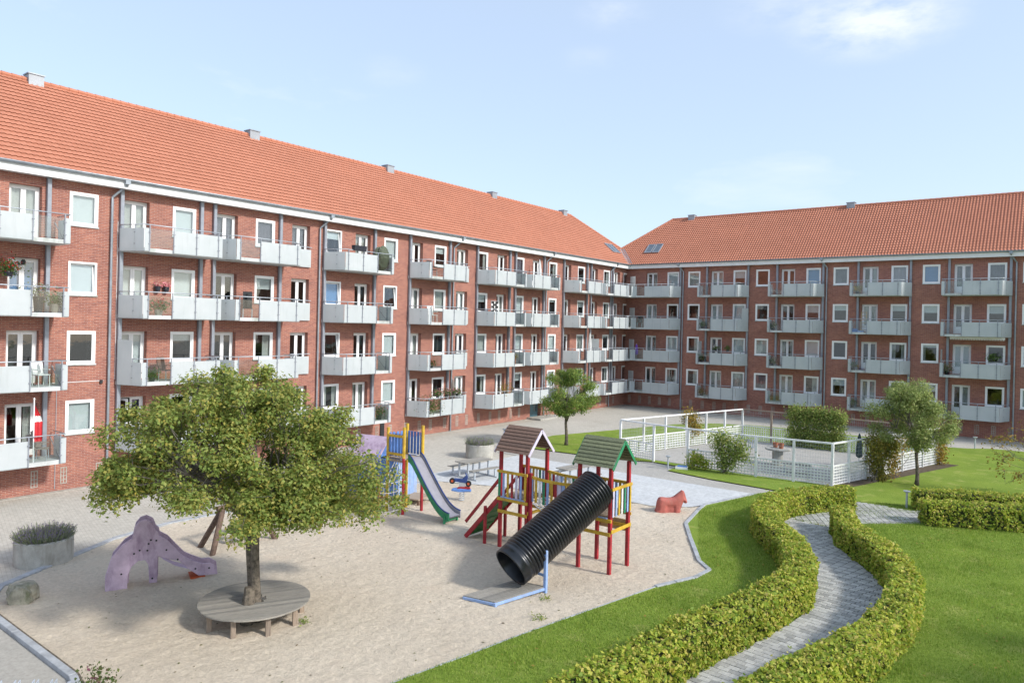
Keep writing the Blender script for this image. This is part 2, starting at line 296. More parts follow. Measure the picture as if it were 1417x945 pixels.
def leaves(name, P, size, mat, parent, nrm=None, bias=.6, aspect=.6, jitter=.5):
    """one small kite-shaped face per leaf"""
    k = len(P); d = rng.normal(size=(k, 3)); d /= np.linalg.norm(d, axis=1)[:, None]
    if nrm is not None:
        d = d*(1-bias)+nrm*bias; d /= np.linalg.norm(d, axis=1)[:, None]+1e-9
    a = np.cross(d, rng.normal(size=(k, 3))); a /= np.linalg.norm(a, axis=1)[:, None]+1e-9; b = np.cross(d, a)
    s = size*(1+rng.uniform(-jitter, jitter, k))[:, None]; a = a*s; b = b*s*aspect
    q = np.stack([P-a*.5, P+b*.5-a*.05+d*s*.08, P+a*.5, P-b*.5-a*.05+d*s*.08], 1).reshape(-1, 3)
    o = place(name, fastmesh(name, q, 4, mat), parent); return o
def poly_sheet(name, pts, z, mat, parent=None, kind='structure'):
    t = tessellate_polygon([[Vector((x, y, 0)) for x, y in pts]]); me = bpy.data.meshes.new(name)
    me.from_pydata([(x, y, z) for x, y in pts], [], [tuple(i) for i in t]); me.update()
    b = bmesh.new(); b.from_mesh(me)
    for f in b.faces:
        f.normal_update()
        if f.normal.z < 0: f.normal_flip()
    b.to_mesh(me); b.free()
    me.materials.append(MT[mat]); o = place(name, me, parent)
    if kind: o['kind'] = kind
    return o
# ---------------------------------------------------------------- ground
SANDP = [(-14.64, 6.05), (-19.05, 6.02), (-20.6, 6.3), (-21.43, 6.75), (-23.46, 10.41), (-23.9, 12.5), (-23.6, 17), (-22.9, 21), (-21.76, 23.36), (-19.3, 24.32), (-13.34, 25.88), (-12.7, 25.85), (-11.42, 26.72), (-11.13, 27.44),
         (-10.98, 26.45), (-10.56, 24.34), (-9.71, 22.77), (-8.53, 20.7), (-7.96, 20.11), (-8.04, 19.17), (-8.56, 17.84), (-9.29, 14.36), (-9.61, 12.7), (-9.78, 11.65), (-10.1, 9.97), (-10.6, 6.5), (-10.8, 5.0), (-12.5, 5.4)]
poly_sheet('ground', [(-140, -40), (140, -40), (140, 200), (-140, 200)], 0, 'paving')
def inside(P, poly):
    x, y = P[:, 0], P[:, 1]; r = np.zeros(len(P), bool); n = len(poly)
    for i in range(n):
        (x0, y0), (x1, y1) = poly[i], poly[(i+1) % n]
        if y0 == y1: continue
        c = ((y0 > y) != (y1 > y)) & (x < (x1-x0)*(y-y0)/(y1-y0)+x0); r ^= c
    return r
def vnoise(x, y, s, seed):
    """smooth value noise"""
    g = np.random.default_rng(seed).uniform(-1, 1, (256, 256)); X = x/s+100; Y = y/s+100
    i = np.floor(X).astype(int); j = np.floor(Y).astype(int); fx = X-i; fy = Y-j; fx = fx*fx*(3-2*fx); fy = fy*fy*(3-2*fy); q = lambda a, b: g[a % 256, b % 256]
    return (q(i, j)*(1-fx)+q(i+1, j)*fx)*(1-fy)+(q(i, j+1)*(1-fx)+q(i+1, j+1)*fx)*fy
def sandz(x, y):
    return .036+.007*vnoise(x, y, .9, 1)+.009*vnoise(x, y, .30, 2)+.021*np.minimum(0, vnoise(x, y, .145, 3)+.1)+.008*vnoise(x, y, .085, 4)
st = .058; gx = np.arange(-24.2, -7.7, st); gy = np.arange(5.0, 27.7, st); X, Y = np.meshgrid(gx, gy, indexing='ij'); Zs = sandz(X, Y)
cin = inside(np.stack([(X[:-1, :-1]+st/2).ravel(), (Y[:-1, :-1]+st/2).ravel()], 1), SANDP).reshape(X[:-1, :-1].shape)
ii, jj = np.nonzero(cin); V = np.stack([X, Y, Zs], -1)
q = np.stack([V[ii, jj], V[ii+1, jj], V[ii+1, jj+1], V[ii, jj+1]], 1).reshape(-1, 3)
me = fastmesh('sand', q, 4, 'sand'); b_ = bmesh.new(); b_.from_mesh(me); bmesh.ops.remove_doubles(b_, verts=b_.verts, dist=.002); b_.to_mesh(me); b_.free(); me.shade_smooth()
sand = tag(place('sand', me), kind='structure')
LZ = .055
LAWNP = [(-10.1, 9.97), (-9.78, 11.65), (-9.61, 12.7), (-9.29, 14.36), (-8.56, 17.84), (-8.04, 19.17), (-7.96, 20.11), (-8.53, 20.7), (-9.71, 22.77), (-10.56, 24.34), (-10.98, 26.45), (-11.13, 27.44), (-10.24, 30.75), (-9.75, 32.11), (-12.9, 32.35), (-15.25, 32.85),
         (-15.3, 34.2), (-16.9, 34.4), (-18.6, 33.75), (-23.98, 33.2), (-25.2, 35.2), (-25.6, 38.03), (-23.81, 43.79), (-22.46, 48.82), (-20.6, 51.6), (-18.1, 52.89), (-15.33, 53.15), (-10, 53.0), (-6.6, 51.6), (-4.47, 52.4), (-3.25, 53.42), (-1.66, 53.6), (30, 54), (30, 2), (-10.8, 2), (-10.7, 6)]
poly_sheet('lawn', LAWNP, LZ, 'lawn')
poly_sheet('paved_square', [(-23.07, 24.3), (-23.04, 30.91), (-10.24, 30.75), (-11.13, 27.44), (-11.42, 26.72), (-12.7, 25.85), (-13.34, 25.88), (-19.3, 24.32), (-21.76, 23.36)], .048, 'tile_grey')
poly_sheet('walkway', [(-24.5, 31.0), (-24.3, 33.0), (-18.6, 33.7), (-16.9, 34.3), (-15.3, 34.15), (-15.25, 32.8), (-12.9, 32.3), (-9.75, 32.06), (-10.24, 30.82), (-23.04, 30.97)], .016, 'asphalt_grey')
poly_sheet('bicycle_yard', [(-14.64, 5.85), (-19.3, 5.85), (-30, 4.0), (-30, -6), (-11, -6), (-11, 4.2), (-12.5, 5.2)], .01, 'yard_grey')
# S-path
PL = [(-6.55, 7), (-6.25, 9.5), (-5.95, 11.8), (-5.74, 13.6), (-5.48, 15.07), (-5.15, 16.62), (-4.92, 18.06), (-4.86, 19.3), (-5.2, 20.7), (-5.9, 22.3), (-6.7, 23.5), (-7.3, 24.4), (-7.7, 25.3), (-7.9, 26.3), (-7.95, 27.5)]
PR = [(-5.2, 7), (-4.85, 9.5), (-4.55, 11.5), (-4.3, 12.9), (-3.9, 14.4), (-3.5, 16.0), (-3.28, 17.3), (-3.18, 18.8), (-3.28, 20.3), (-3.6, 21.6), (-4.15, 22.8), (-5.03, 24.05), (-5.74, 25.18), (-6.2, 26.54), (-6.35, 27.2)]
def resample(pts, step):
    pts = np.array(pts, float)
    for _ in range(2):                                               # corner cutting
        a = pts[:-1]*.75+pts[1:]*.25; b = pts[:-1]*.25+pts[1:]*.75; pts = np.concatenate([pts[:1], np.stack([a, b], 1).reshape(-1, 2), pts[-1:]])
    d = np.r_[0, np.cumsum(np.linalg.norm(np.diff(pts, axis=0), axis=1))]; n = max(2, int(d[-1]/step)) if step > 0 else int(-step)
    s = np.linspace(0, d[-1], n+1); return np.stack([np.interp(s, d, pts[:, 0]), np.interp(s, d, pts[:, 1])], 1)
pl = resample(PL, -124); pr = resample(PR, -124)
path = poly_sheet('garden_path', [tuple(p) for p in pl]+[(-7.6, 28.6), (-6.9, 29.6), (-6.49, 32.26), (-4.5, 32.2), (10, 39.2), (10.6, 37.9), (-3.77, 30.5), (-5.3, 28.98), (-6.2, 28.2)]+[tuple(p) for p in pr[::-1]], LZ+.006, 'paver_c')
pavers = []
for i in range(len(pl)-1):
    a = (pl[i]+pl[i+1])/2; b = (pr[i]+pr[i+1])/2; d = b-a; wd = np.linalg.norm(d); n = max(3, round(wd/.225)); cell = wd/n; off = .5 if i % 2 else 0
    rowl = min(np.linalg.norm(pl[i+1]-pl[i]), np.linalg.norm(pr[i+1]-pr[i])); th = math.atan2(d[1], d[0])
    for k in range(n+1 if off else n):
        t0 = max(0, (k-off)*cell); t1 = min(wd, (k+1-off)*cell); m_ = a+d/wd*(t0+t1)/2
        pavers.append((m_[0], m_[1], th, (t1-t0), np.linalg.norm((pl[i+1]-pl[i])*(1-(t0+t1)/2/wd)+(pr[i+1]-pr[i])*(t0+t1)/2/wd)))
J = np.array([(-7.9, 27.6), (-7.5, 28.7), (-6.9, 29.6), (-6.49, 32.2), (-4.6, 32.1), (10, 39.1), (10.6, 38.0), (-3.8, 30.6), (-5.3, 29.0), (-6.2, 28.2), (-6.35, 27.3)])
for r_ in range(70):
    for k in range(30):
        c_, s_ = math.cos(R(26)), math.sin(R(26)); a = r_*.225; b = k*.19+(.095 if r_ % 2 else 0); x = -7.9+a*c_-b*s_+.6; y = 26.6+a*s_+b*c_
        if inside(np.array([[x, y]]), [tuple(p) for p in J])[0] and x < 4: pavers.append((x, y, R(26), .222, .187))
vis = sorted([p for p in pavers if p[1] > 13.0], key=lambda p: math.hypot(p[0], p[1])); rest = vis[300:]+[p for p in pavers if p[1] <= 13.0]
def pav(mb, L_, W_, h=.03):
    e = .009; return mb.add([(-L_/2, -W_/2, 0), (L_/2, -W_/2, 0), (L_/2, W_/2, 0), (-L_/2, W_/2, 0), (-L_/2+e, -W_/2+e, h), (L_/2-e, -W_/2+e, h), (L_/2-e, W_/2-e, h), (-L_/2+e, W_/2-e, h)],
                            [(4, 5, 6, 7), (0, 1, 5, 4), (1, 2, 6, 5), (2, 3, 7, 6), (3, 0, 4, 7)])
PM = [pav(MB(), 1, 1).mesh('paver', m) for m in ('paver_a', 'paver_b', 'paver_a', 'paver_c', 'paver_b')]
for p in vis[:300]:
    o = place('paver', random.choice(PM), path, (p[0], p[1], LZ+.004+random.uniform(-.002, .004)), p[2]+random.uniform(-.02, .02)); o.scale = (p[3]-.008, p[4]-.01, 1)
for mi, mm_ in enumerate(('paver_a', 'paver_b', 'paver_c')):
    mb = MB()
    for p in rest[mi::3]:
        c_, s_ = math.cos(p[2]), math.sin(p[2]); t = pav(MB(), p[3]-.008, p[4]-.01); mb.add([(p[0]+x*c_-y*s_, p[1]+x*s_+y*c_, LZ+.005+z) for x, y, z in t.v], t.f)
    tag(mb.build('paver_field', mm_, path), kind='stuff')
# kerbs: each stone a piece of its own
def kerb(name, pts, wd, h, mat, L_=.95, kind='structure', closed=False, off=0):
    root = bpy.data.objects.new(name, None); C.objects.link(root); root['kind'] = kind; s = resample(pts, L_) if False else None
    P = [np.array(p, float) for p in pts]
    for a, b in zip(P[:-1], P[1:]):
        d = b-a; ln = np.linalg.norm(d); n = max(1, round(ln/L_))
        for i in range(n):
            p = a+d*i/n; q_ = a+d*(i+1)/n; g_ = d/ln*.006; zt = h+random.uniform(-.006, .006)
            bevel(MB().bar((*(p+g_), zt/2), (*(q_-g_), zt/2), wd, zt).build('kerb_stone', mat, root), .012)
    return root
kerb('lawn_edging', [(-10.7, 6), (-10.1, 9.97), (-9.78, 11.65), (-9.61, 12.7), (-9.29, 14.36), (-8.56, 17.84)], .06, .06, 'kerb_stone')
kerb('sand_kerb', [(-8.56, 17.84), (-8.04, 19.17), (-7.96, 20.11), (-8.53, 20.7), (-9.71, 22.77), (-10.56, 24.34), (-10.98, 26.45), (-11.13, 27.44), (-10.24, 30.75)], .14, .085, 'kerb_stone')
kerb('courtyard_kerb', [(-20.5, 6.2), (-21.43, 6.75), (-23.46, 10.41), (-23.9, 12.5), (-23.6, 17), (-22.9, 21), (-21.76, 23.36)], .2, .075, 'kerb_stone')
bm_ = bpy.data.objects.new('sandpit_edge', None); C.objects.link(bm_); bm_['kind'] = 'structure'
for a, b in (((-21.0, 6.0), (-18.0, 5.97)), ((-17.98, 5.97), (-15.0, 5.95)), ((-14.98, 5.95), (-12.3, 5.3))):
    bevel(MB().bar((*a, .055), (*b, .055), .15, .11).build('edge_stone', 'kerb_stone', bm_), .01); d_ = (Vector(b)-Vector(a)).normalized(); MB().bar((a[0]-d_.y*.1, a[1]+d_.x*.1, .045), (b[0]-d_.y*.1, b[1]+d_.x*.1, .045), .04, .09).build('edge_board', 'bark', bm_)
# ---------------------------------------------------------------- apartment wings
ZF = lambda k: 1.5+2.8*k          # floor of storey k
ZT = lambda k: 3.57+2.8*k         # top of windows and doors
WH, WW, DW = 1.34, 1.08, 1.10
def ringbox(mb, x0, x1, z0, z1, y0, y1, t):
    mb.box(x0, x1, y0, y1, z1-t, z1); mb.box(x0, x1, y0, y1, z0, z0+t); mb.box(x0, x0+t, y0, y1, z0+t, z1-t); mb.box(x1-t, x1, y0, y1, z0+t, z1-t)
FRM = {}
def frame_meshes():
    a = MB(); ringbox(a, 0, WW, 0, WH, -.02, .09, .075); FRM['win_o'] = a.mesh('window', 'white_pvc')
    a = MB(); ringbox(a, .0, WW-.15, 0, WH-.15, -.005, .05, .055); FRM['sash'] = a.mesh('sash', 'white_pvc')
    FRM['wpane'] = MB().box(.05, WW-.2, .012, .02, .05, WH-.2).mesh('pane', 'window_glass')
    FRM['sill'] = MB().box(-.03, WW+.03, -.06, .02, -.05, 0).mesh('sill', 'slab_grey')
    a = MB(); ringbox(a, 0, DW, 0, 2.05, 0, .09, .06); FRM['door_o'] = a.mesh('balcony_door', 'white_pvc')
    a = MB(); ringbox(a, 0, .485, 0, 1.92, 0, .05, .085); a.box(.085, .4, .01, .04, .085, .42); FRM['leaf'] = a.mesh('door_leaf', 'white_pvc')
    FRM['dpane'] = MB().box(.08, .405, .02, .028, .415, 1.84).mesh('pane', 'window_glass')
    a = MB()
    for s in range(10): a.box(.085+.034*s, .085+.034*s+.03, .0, .008+.006*(s % 2), .0, 1.0)
    FRM['blind'] = MB().box(0, 1, 0, .01, -1, 0).mesh('blind', 'blind_white'); FRM['sheet_blue'] = MB().box(0, 1, 0, .01, -1, 0).mesh('blind', 'blue_sheet')  # white blind, and a plain blue sheet to fill the opening
    def cur(m):
        mb = MB(); n = 14
        vs_ = [(i/n, .03*math.sin(i*2.1)+.02*math.sin(i*3.7), z) for i in range(n+1) for z in (-1, 0)]
        mb.add(vs_, [(2*i, 2*i+2, 2*i+3, 2*i+1) for i in range(n)]); return mb.mesh('curtain', m, True)
    for m in ('curtain', 'curtain_dark', 'curtain_lilac'): FRM[m] = cur(m)
frame_meshes()
def dress(parent, x0, x1, zt, h, kind):
    """what hangs behind the glass"""
    y = .16; wd = x1-x0
    def put(k, a, b, hh):
        o = place(FRM[k].name.split('.')[0], FRM[k], parent, (a, y, zt)); o.scale = (b-a, 1, hh)
    if kind == 'blind': put('blind', x0, x1, h)
    elif kind == 'blue': put('sheet_blue', x0, x1, h)
    elif kind == 'half': put('blind', x0, x1, h*random.uniform(.25, .5))
    elif kind == 'sides': put('curtain', x0, x0+wd*.3, h); put('curtain', x1-wd*.3, x1, h)
    elif kind == 'side': put('curtain', x1-wd*random.uniform(.3, .5), x1, h)
    elif kind == 'sheer': put('curtain', x0, x1, h)
    elif kind == 'dark': put('curtain_dark', x0, x1, h)
    elif kind == 'lilac': put('curtain_lilac', x0, x1, h)
    elif kind == 'valance': put('blind', x0, x1, h*.18); put('curtain', x0, x0+wd*.2, h)
def window(B, u, k, kind, opened=False):
    z = ZT(k)-WH; o = place('window', FRM['win_o'], B, (u, 0, z)); s = place('sash', FRM['sash'], o, (.075, .02, .075)); p = place('pane', FRM['wpane'], o, (.075, .02, .075))
    if opened:
        for q_ in (s, p):
            q_.rotation_euler = (R(-6), 0, 0)
    place('sill', FRM['sill'], o, (0, 0, 0)); dress(o, .07, WW-.07, WH-.07, WH-.15, kind); return o
def bdoor(B, u, k, kind, ajar=False):
    z = ZF(k)+.02; o = place('balcony_door', FRM['door_o'], B, (u, .25, z))
    for i in range(2):
        l = place('door_leaf', FRM['leaf'], o, (.062+i*.49, .01, .065)); g_ = place('pane', FRM['dpane'], o, (.062+i*.49, .01, .065))
        if ajar and i == 0:
            for q_ in (l, g_): q_.rotation_euler = (0, 0, R(-70))
    dress(o, .07, DW-.07, 2.0, 1.9, kind); return o
KW = ['blind', 'half', 'sides', 'side', 'none', 'none', 'sheer', 'dark', 'valance', 'half', 'blind', 'sides']
KD = ['none', 'side', 'none', 'sheer', 'blind', 'sides', 'dark', 'none']
def wing(name, label, u_lo, u_hi, wins, doors, loc, rz, special, extra_open=()):
    B = thing(name, label, 'building', loc, rz); op = []
    for u in wins: op += [(u, u+WW, ZT(k)-WH, ZT(k), 0) for k in range(4)]
    for u in doors: op += [(u, u+DW, ZF(k)+.02, ZT(k), .25) for k in range(4)]
    op += list(extra_open)
    us = sorted({u_lo, u_hi}|{v for o in op for v in o[:2]}); wall = MB(); top = 12.62
    for a, b in zip(us[:-1], us[1:]):
        zs = [0]+sorted(v for o in op if o[0] <= a+1e-6 and o[1] >= b-1e-6 for v in o[2:4])+[top]
        for i in range(0, len(zs), 2): wall.add([(a, 0, zs[i]), (b, 0, zs[i]), (b, 0, zs[i+1]), (a, 0, zs[i+1])], [(0, 1, 2, 3)])
    for a, b, z0, z1, dp in op:
        if dp: wall.add([(a, 0, z0), (a, dp+.1, z0), (a, dp+.1, z1), (a, 0, z1), (b, 0, z0), (b, dp+.1, z0), (b, dp+.1, z1), (b, 0, z1)], [(0, 1, 2, 3), (4, 7, 6, 5), (3, 2, 6, 7), (0, 4, 5, 1)])
    wall.add([(u_lo, 10, 0), (u_hi, 10, 0), (u_hi, 10, top), (u_lo, 10, top)], [(0, 1, 2, 3)]); wall.add([(u_lo, 0, 0), (u_lo, 10, 0), (u_lo, 10, top), (u_lo, 0, top)], [(0, 1, 2, 3)]); wall.add([(u_hi, 0, 0), (u_hi, 10, 0), (u_hi, 10, top), (u_hi, 0, top)], [(0, 1, 2, 3)])
    wall.build('wall', 'brick', B)
    # rooms behind the glass: back wall, storey floors, party walls
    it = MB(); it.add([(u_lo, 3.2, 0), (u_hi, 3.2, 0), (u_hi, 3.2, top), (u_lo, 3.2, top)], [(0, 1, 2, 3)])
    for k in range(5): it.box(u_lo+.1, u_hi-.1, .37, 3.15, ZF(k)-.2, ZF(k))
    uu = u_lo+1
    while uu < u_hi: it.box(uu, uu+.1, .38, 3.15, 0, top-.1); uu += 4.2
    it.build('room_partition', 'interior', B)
    for u in wins:
        for k in range(4):
            kd = special.get((u, k), random.choice(KW)); window(B, u, k, kd.split('+')[0], '+open' in kd)
    for u in doors:
        for k in range(4):
            kd = special.get((u, k), random.choice(KD)); bdoor(B, u, k, kd.split('+')[0], '+ajar' in kd)
    return B
def column(B, u): bevel(MB().box(u-.075, u+.075, -.17, -.02, 1.34, 12.36).build('column', 'steel', B), .01)
def downpipe(B, u, du=.38):
    mb = MB(); mb.tube([(u+du, -.55, 12.66), (u+du, -.5, 12.45), (u+du*.7, -.35, 12.3), (u, -.1, 11.95), (u, -.1, 11.7), (u, -.1, .03)], .05, 10)
    for z in (2.5, 5.3, 8.1, 10.9): mb.tube([(u, -.1, z), (u, -.1, z+.06)], .062, 10)
    mb.box(u+du-.1, u+du+.1, -.66, -.5, 12.5, 12.7); o = mb.build('downpipe', 'zinc', B); return o
def panel(bal, a, b, z0, z1, clear=False, name='glass_panel'):
    a = Vector((*a, 0)); b = Vector((*b, 0)); d = (b-a).normalized(); n_ = Vector((d.y, -d.x, 0))*.006
    vs_ = [p+s*n_+Vector((0, 0, z)) for z in (z0, z1) for p, s in ((a, -1), (b, -1), (b, 1), (a, 1))]
    return MB().add(vs_, [(3, 2, 1, 0), (4, 5, 6, 7), (0, 1, 5, 4), (1, 2, 6, 5), (2, 3, 7, 6), (3, 0, 4, 7)]).build(name, 'clear_glass' if clear else 'frosted_glass', bal)
DB = 1.35
def balcony(B, c0, c1, k, slant, clear=(), tall=None, side_clear=False):
    """c0<c1 columns; slant 'lo' or 'hi' marks the end that is cut back"""
    z = ZF(k)
    if slant == 'lo': w0, w1, f0, f1 = c0-.09, c1+.3, c0+.36, c1+.3
    else: w0, w1, f0, f1 = c0-.3, c1+.09, c0-.3, c1-.40
    zb, zp = z-.18, z+.80
    plan = [(w0, -.03), (w1, -.03), (f1, -DB), (f0, -DB)]
    bal = MB().prism(plan, lambda p: (p[0], p[1], zb), lambda p: (p[0], p[1], z-.02)).build('balcony', 'slab_grey', B)
    yf = -DB-.03; nf = max(3, round((f1-f0-.4)/.93)); s0 = f0+.2; st_ = (f1-f0-.4)/nf
    posts = [s0+i*st_ for i in range(nf+1)]
    pos = MB; rail_z = z+.95
    def post(x, y):
        m_ = MB(); m_.bar((x, y-.012, zb+.02), (x, y-.012, rail_z-.01), .036, .036, (0, 1, 0)); m_.box(x-.045, x+.045, y-.05, y+.03, z+.14, z+.165); m_.box(x-.045, x+.045, y-.05, y+.03, z+.62, z+.645); m_.build('post', 'steel', bal)
    for i, x in enumerate(posts): post(x, yf-.008)
    panel(bal, (f0, yf), (posts[0]-.01, yf), zb+.03, zp); panel(bal, (posts[-1]+.01, yf), (f1, yf), zb+.03, zp)
    for i in range(nf):
        c = i in clear or (i-nf) in clear; panel(bal, (posts[i]+.012, yf), (posts[i+1]-.012, yf), (z+.02 if c else zb+.03), zp, c)
    for (wx, fx, sg) in ((w0, f0, -1), (w1, f1, 1)):
        a = (wx+sg*.012, -.2); b = (fx+sg*.012, -DB); m_ = (a[0]*.4+b[0]*.6, a[1]*.4+b[1]*.6)
        zt_ = z+1.72 if tall == sg else zp
        panel(bal, a, m_, zb+.03, zt_); panel(bal, (m_[0]*.99+b[0]*.01, m_[1]*.99+b[1]*.01), b, zb+.03, zp)
        post(m_[0]-sg*.03, m_[1]); br = MB(); br.bar((wx-sg*.12, -.2, z+.72), (wx*.35+fx*.65-sg*.1, -.25-(DB-.2)*.65, z+.01), .025, .025); br.build('brace', 'steel', bal)
    rl = MB(); rl.tube([(w0, -.12, rail_z), (f0, yf+.03, rail_z), (f1, yf+.03, rail_z), (w1, -.12, rail_z)], .02, 8); rl.build('handrail', 'galvanised', bal, smooth=True)
    return bal
def juliet(B, u, k):
    z = ZF(k); o = MB().tube([(u-.05, -.02, z+.95), (u-.05, -.12, z+.95), (u+DW+.05, -.12, z+.95), (u+DW+.05, -.02, z+.95)], .018, 8).build('railing', 'galvanised', B)
    panel(o, (u-.02, -.1), (u+DW+.02, -.1), z-.1, z+.82)
def bwin(B, u):
    o = MB(); ringbox(o, u, u+.24, .26, .92, -.015, .03, .03); o.box(u+.105, u+.135, -.012, .03, .29, .89)
    for i in range(3): o.box(u+.03, u+.21, -.01, .03, .41+.155*i, .435+.155*i)
    w_ = o.build('basement_window', 'concrete', B); MB().box(u+.03, u+.21, .002, .012, .29, .89).build('pane', 'door_teal', w_)
EAVE_Y, EAVE_Z, RID_Y, RID_Z = -.52, 12.70, 5.0, 17.36
def roof(B, ulo, uhi, end_fn, lo_end, amp=1.0):
    """near slope as real pantile courses; end_fn(y) gives the u where the slope stops at valley or hip"""
    rows = 23; slope = (RID_Z-EAVE_Z)/(RID_Y-EAVE_Y); nl = math.hypot(1, slope); nv = np.array([-slope/nl, 1/nl])
    tw = .2; wave = [v*amp for v in (0, .028, .042, .024, -.006)]; V = []; Fq = []
    for r_ in range(rows):
        y0 = EAVE_Y+(RID_Y-EAVE_Y)*r_/rows; y1 = EAVE_Y+(RID_Y-EAVE_Y)*(r_+1)/rows+.07; ym = (y0+y1)/2
        a, b = (end_fn(ym), uhi) if lo_end else (ulo, end_fn(ym))
        n = int((b-a)/tw*5); us = a+np.arange(n)*tw/5; sh = int(round((a-ulo)/(tw/5))); us = ulo+(np.arange(n)+sh)*tw/5; wv = np.array([wave[(i+sh) % 5] for i in range(n)])
        lift0, lift1 = .05, .0
        def line(y, l, extra):
            h = wv+l; zb_ = EAVE_Z+(y-EAVE_Y)*slope; return np.stack([us, y+nv[0]*h, zb_+nv[1]*h+extra], 1)
        A = line(y0+.06, lift0-.028, 0); B1 = line(y0, lift0-.012, 0); Bq = line(y0, lift0, 0); Cq = line(y1, lift1, 0)
        for P, Q in ((A, B1), (B1, Bq), (Bq, Cq)): V.append(np.stack([P[:-1], P[1:], Q[1:], Q[:-1]], 1).reshape(-1, 3))
    o = tag(place('roof_tiles', fastmesh('roof_tiles', np.concatenate(V), 4, 'roof_tile'), B), kind='stuff'); return o
def wing_trim(B, u_lo, u_hi, pipes, cols):
    f = MB(); f.box(u_lo, u_hi, -.5, -.46, 12.33, 12.62); fo = f.build('fascia', 'fascia_white', B); MB().box(u_lo, u_hi, -.459, .0, 12.36, 12.38).build('soffit', 'fascia_white', B)
    n = 8; prof = [(-.58+.09*math.cos(PI+PI*i/n), 12.72+.09*math.sin(PI+PI*i/n)) for i in range(n+1)]
    g_ = MB(); g_.add([(u, y, z) for u in (u_lo, u_hi) for y, z in prof], [(i, i+1, n+2+i, n+1+i) for i in range(n)]); go = g_.build('gutter', 'zinc', B, smooth=True); so = go.modifiers.new('s', 'SOLIDIFY'); so.thickness = .008
    MB().box(u_lo, u_hi, -.505, -.5, 12.62, 12.74).build('eave_strip', 'zinc', B)
    for u in cols: column(B, u)
    for u in pipes: downpipe(B, u)
def vent(B, u):
    o = MB(); o.box(u-.30, u+.30, 4.72, 5.28, 16.9, 17.62); v_ = o.build('chimney', 'vent_grey', B); MB().box(u-.34, u+.34, 4.68, 5.32, 17.62, 17.67).build('chimney_cap', 'zinc', v_)
def caps(B, a, b, name='ridge_tiles'):
    a = Vector(a); b = Vector(b); n = max(1, int((b-a).length/.38)); mb = MB()
    for i in range(n): mb.tube([a+(b-a)*(i/n), a+(b-a)*((i+1.08)/n)], [.135, .115], 8)
    tag(mb.build(name, 'roof_tile', B), kind='stuff')
DL, DR = 31.66, 58.59
LW = [3.7, 7.95, 12.08, 16.29, 20.46, 24.71, 28.93, 33.2, 37.45, 41.68, 46.04, 50.2, 54.38, 57.95]; LD = [1.6, 5.8, 10.0, 14.16, 18.39, 22.58, 26.78, 31.05, 35.33, 39.59, 43.85, 48.1, 52.3, 56.2]
spL = {(12.08, 3): 'blind', (12.08, 2): 'blind+open', (12.08, 1): 'none', (12.08, 0): 'blind', (16.29, 3): 'blind', (16.29, 2): 'blind', (16.29, 1): 'half', (16.29, 0): 'none', (20.46, 3): 'dark', (20.46, 2): 'half', (20.46, 1): 'side',
       (24.71, 3): 'half+open', (24.71, 2): 'blue+open', (24.71, 1): 'none+open', (28.93, 3): 'blind', (28.93, 2): 'none+open', (28.93, 1): 'blind', (28.93, 0): 'blind', (33.2, 3): 'half', (33.2, 2): 'sheer', (33.2, 1): 'none', (33.2, 0): 'none',
       (37.45, 3): 'sides', (41.68, 3): 'dark', (41.68, 2): 'blind', (41.68, 1): 'blind', (10.0, 3): 'sheer', (10.0, 2): 'blue', (10.0, 1): 'none', (10.0, 0): 'side', (14.16, 3): 'sheer', (14.16, 2): 'blind', (14.16, 1): 'blind', (14.16, 0): 'none+ajar',
       (18.39, 3): 'dark', (18.39, 2): 'none', (18.39, 1): 'none', (22.58, 3): 'dark', (22.58, 2): 'none', (22.58, 1): 'none', (26.78, 3): 'sheer', (26.78, 2): 'none', (26.78, 1): 'none', (26.78, 0): 'sheer'}
BL = wing('apartment_building', 'long orange-red brick apartment wing in sun with white door pairs and hanging downpipes', -9, 61.5, LW, LD, (-DL, 0, 0), R(90), spL, [(43.9, 45.3, .05, 1.25, .3)])
Lcols = [7.65, 11.31, 14.06, 17.6, 18.25, 21.83, 24.59, 28.15, 30.99, 34.57, 37.33, 40.96, 41.63, 45.26, 48.03, 51.57, 52.19, 55.87]
wing_trim(BL, -9, DR-.5, [13.67, 24.27, 34.94, 45.58, 55.55], Lcols)
Lb = [((7.65, 11.31), (-1,)), ((14.06, 17.6), (0,)), ((18.25, 21.83), (0,)), ((24.59, 28.15), (-1,)), ((30.99, 34.57), (0,)), ((37.33, 40.96), (-1,)), ((41.63, 45.26), (-1,)), ((48.03, 51.57), (0,)), ((52.19, 55.87), (0,))]
for (a, b), cl in Lb:
    for k in range(4): balcony(BL, a, b, k, 'lo', cl, -1 if (a, k) in ((14.06, 1), (52.19, 1)) else None)
for k in range(4): juliet(BL, 22.58, k); juliet(BL, 35.33, k)
u = 6.2
while u < 57.5:
    if not 43.2 < u < 45.6: bwin(BL, u+random.uniform(-.12, .12))
    u += 1.17
for u in (12.44, 23.34, 33.7, 44.98, 55.35): vent(BL, u)
TV = 1.45
roof(BL, -9, 70, lambda y: DR+y if y < TV else DR+2*TV-y, False, .55)
RW = [-27.63, -25.69, -21.71, -19.83, -15.91, -13.92, -9.95, -7.94, -4.05, -2.09, 1.85, 3.8, 7.7]; RD = [-29.72, -23.69, -17.87, -11.91, -6.02, -.12, 5.75]
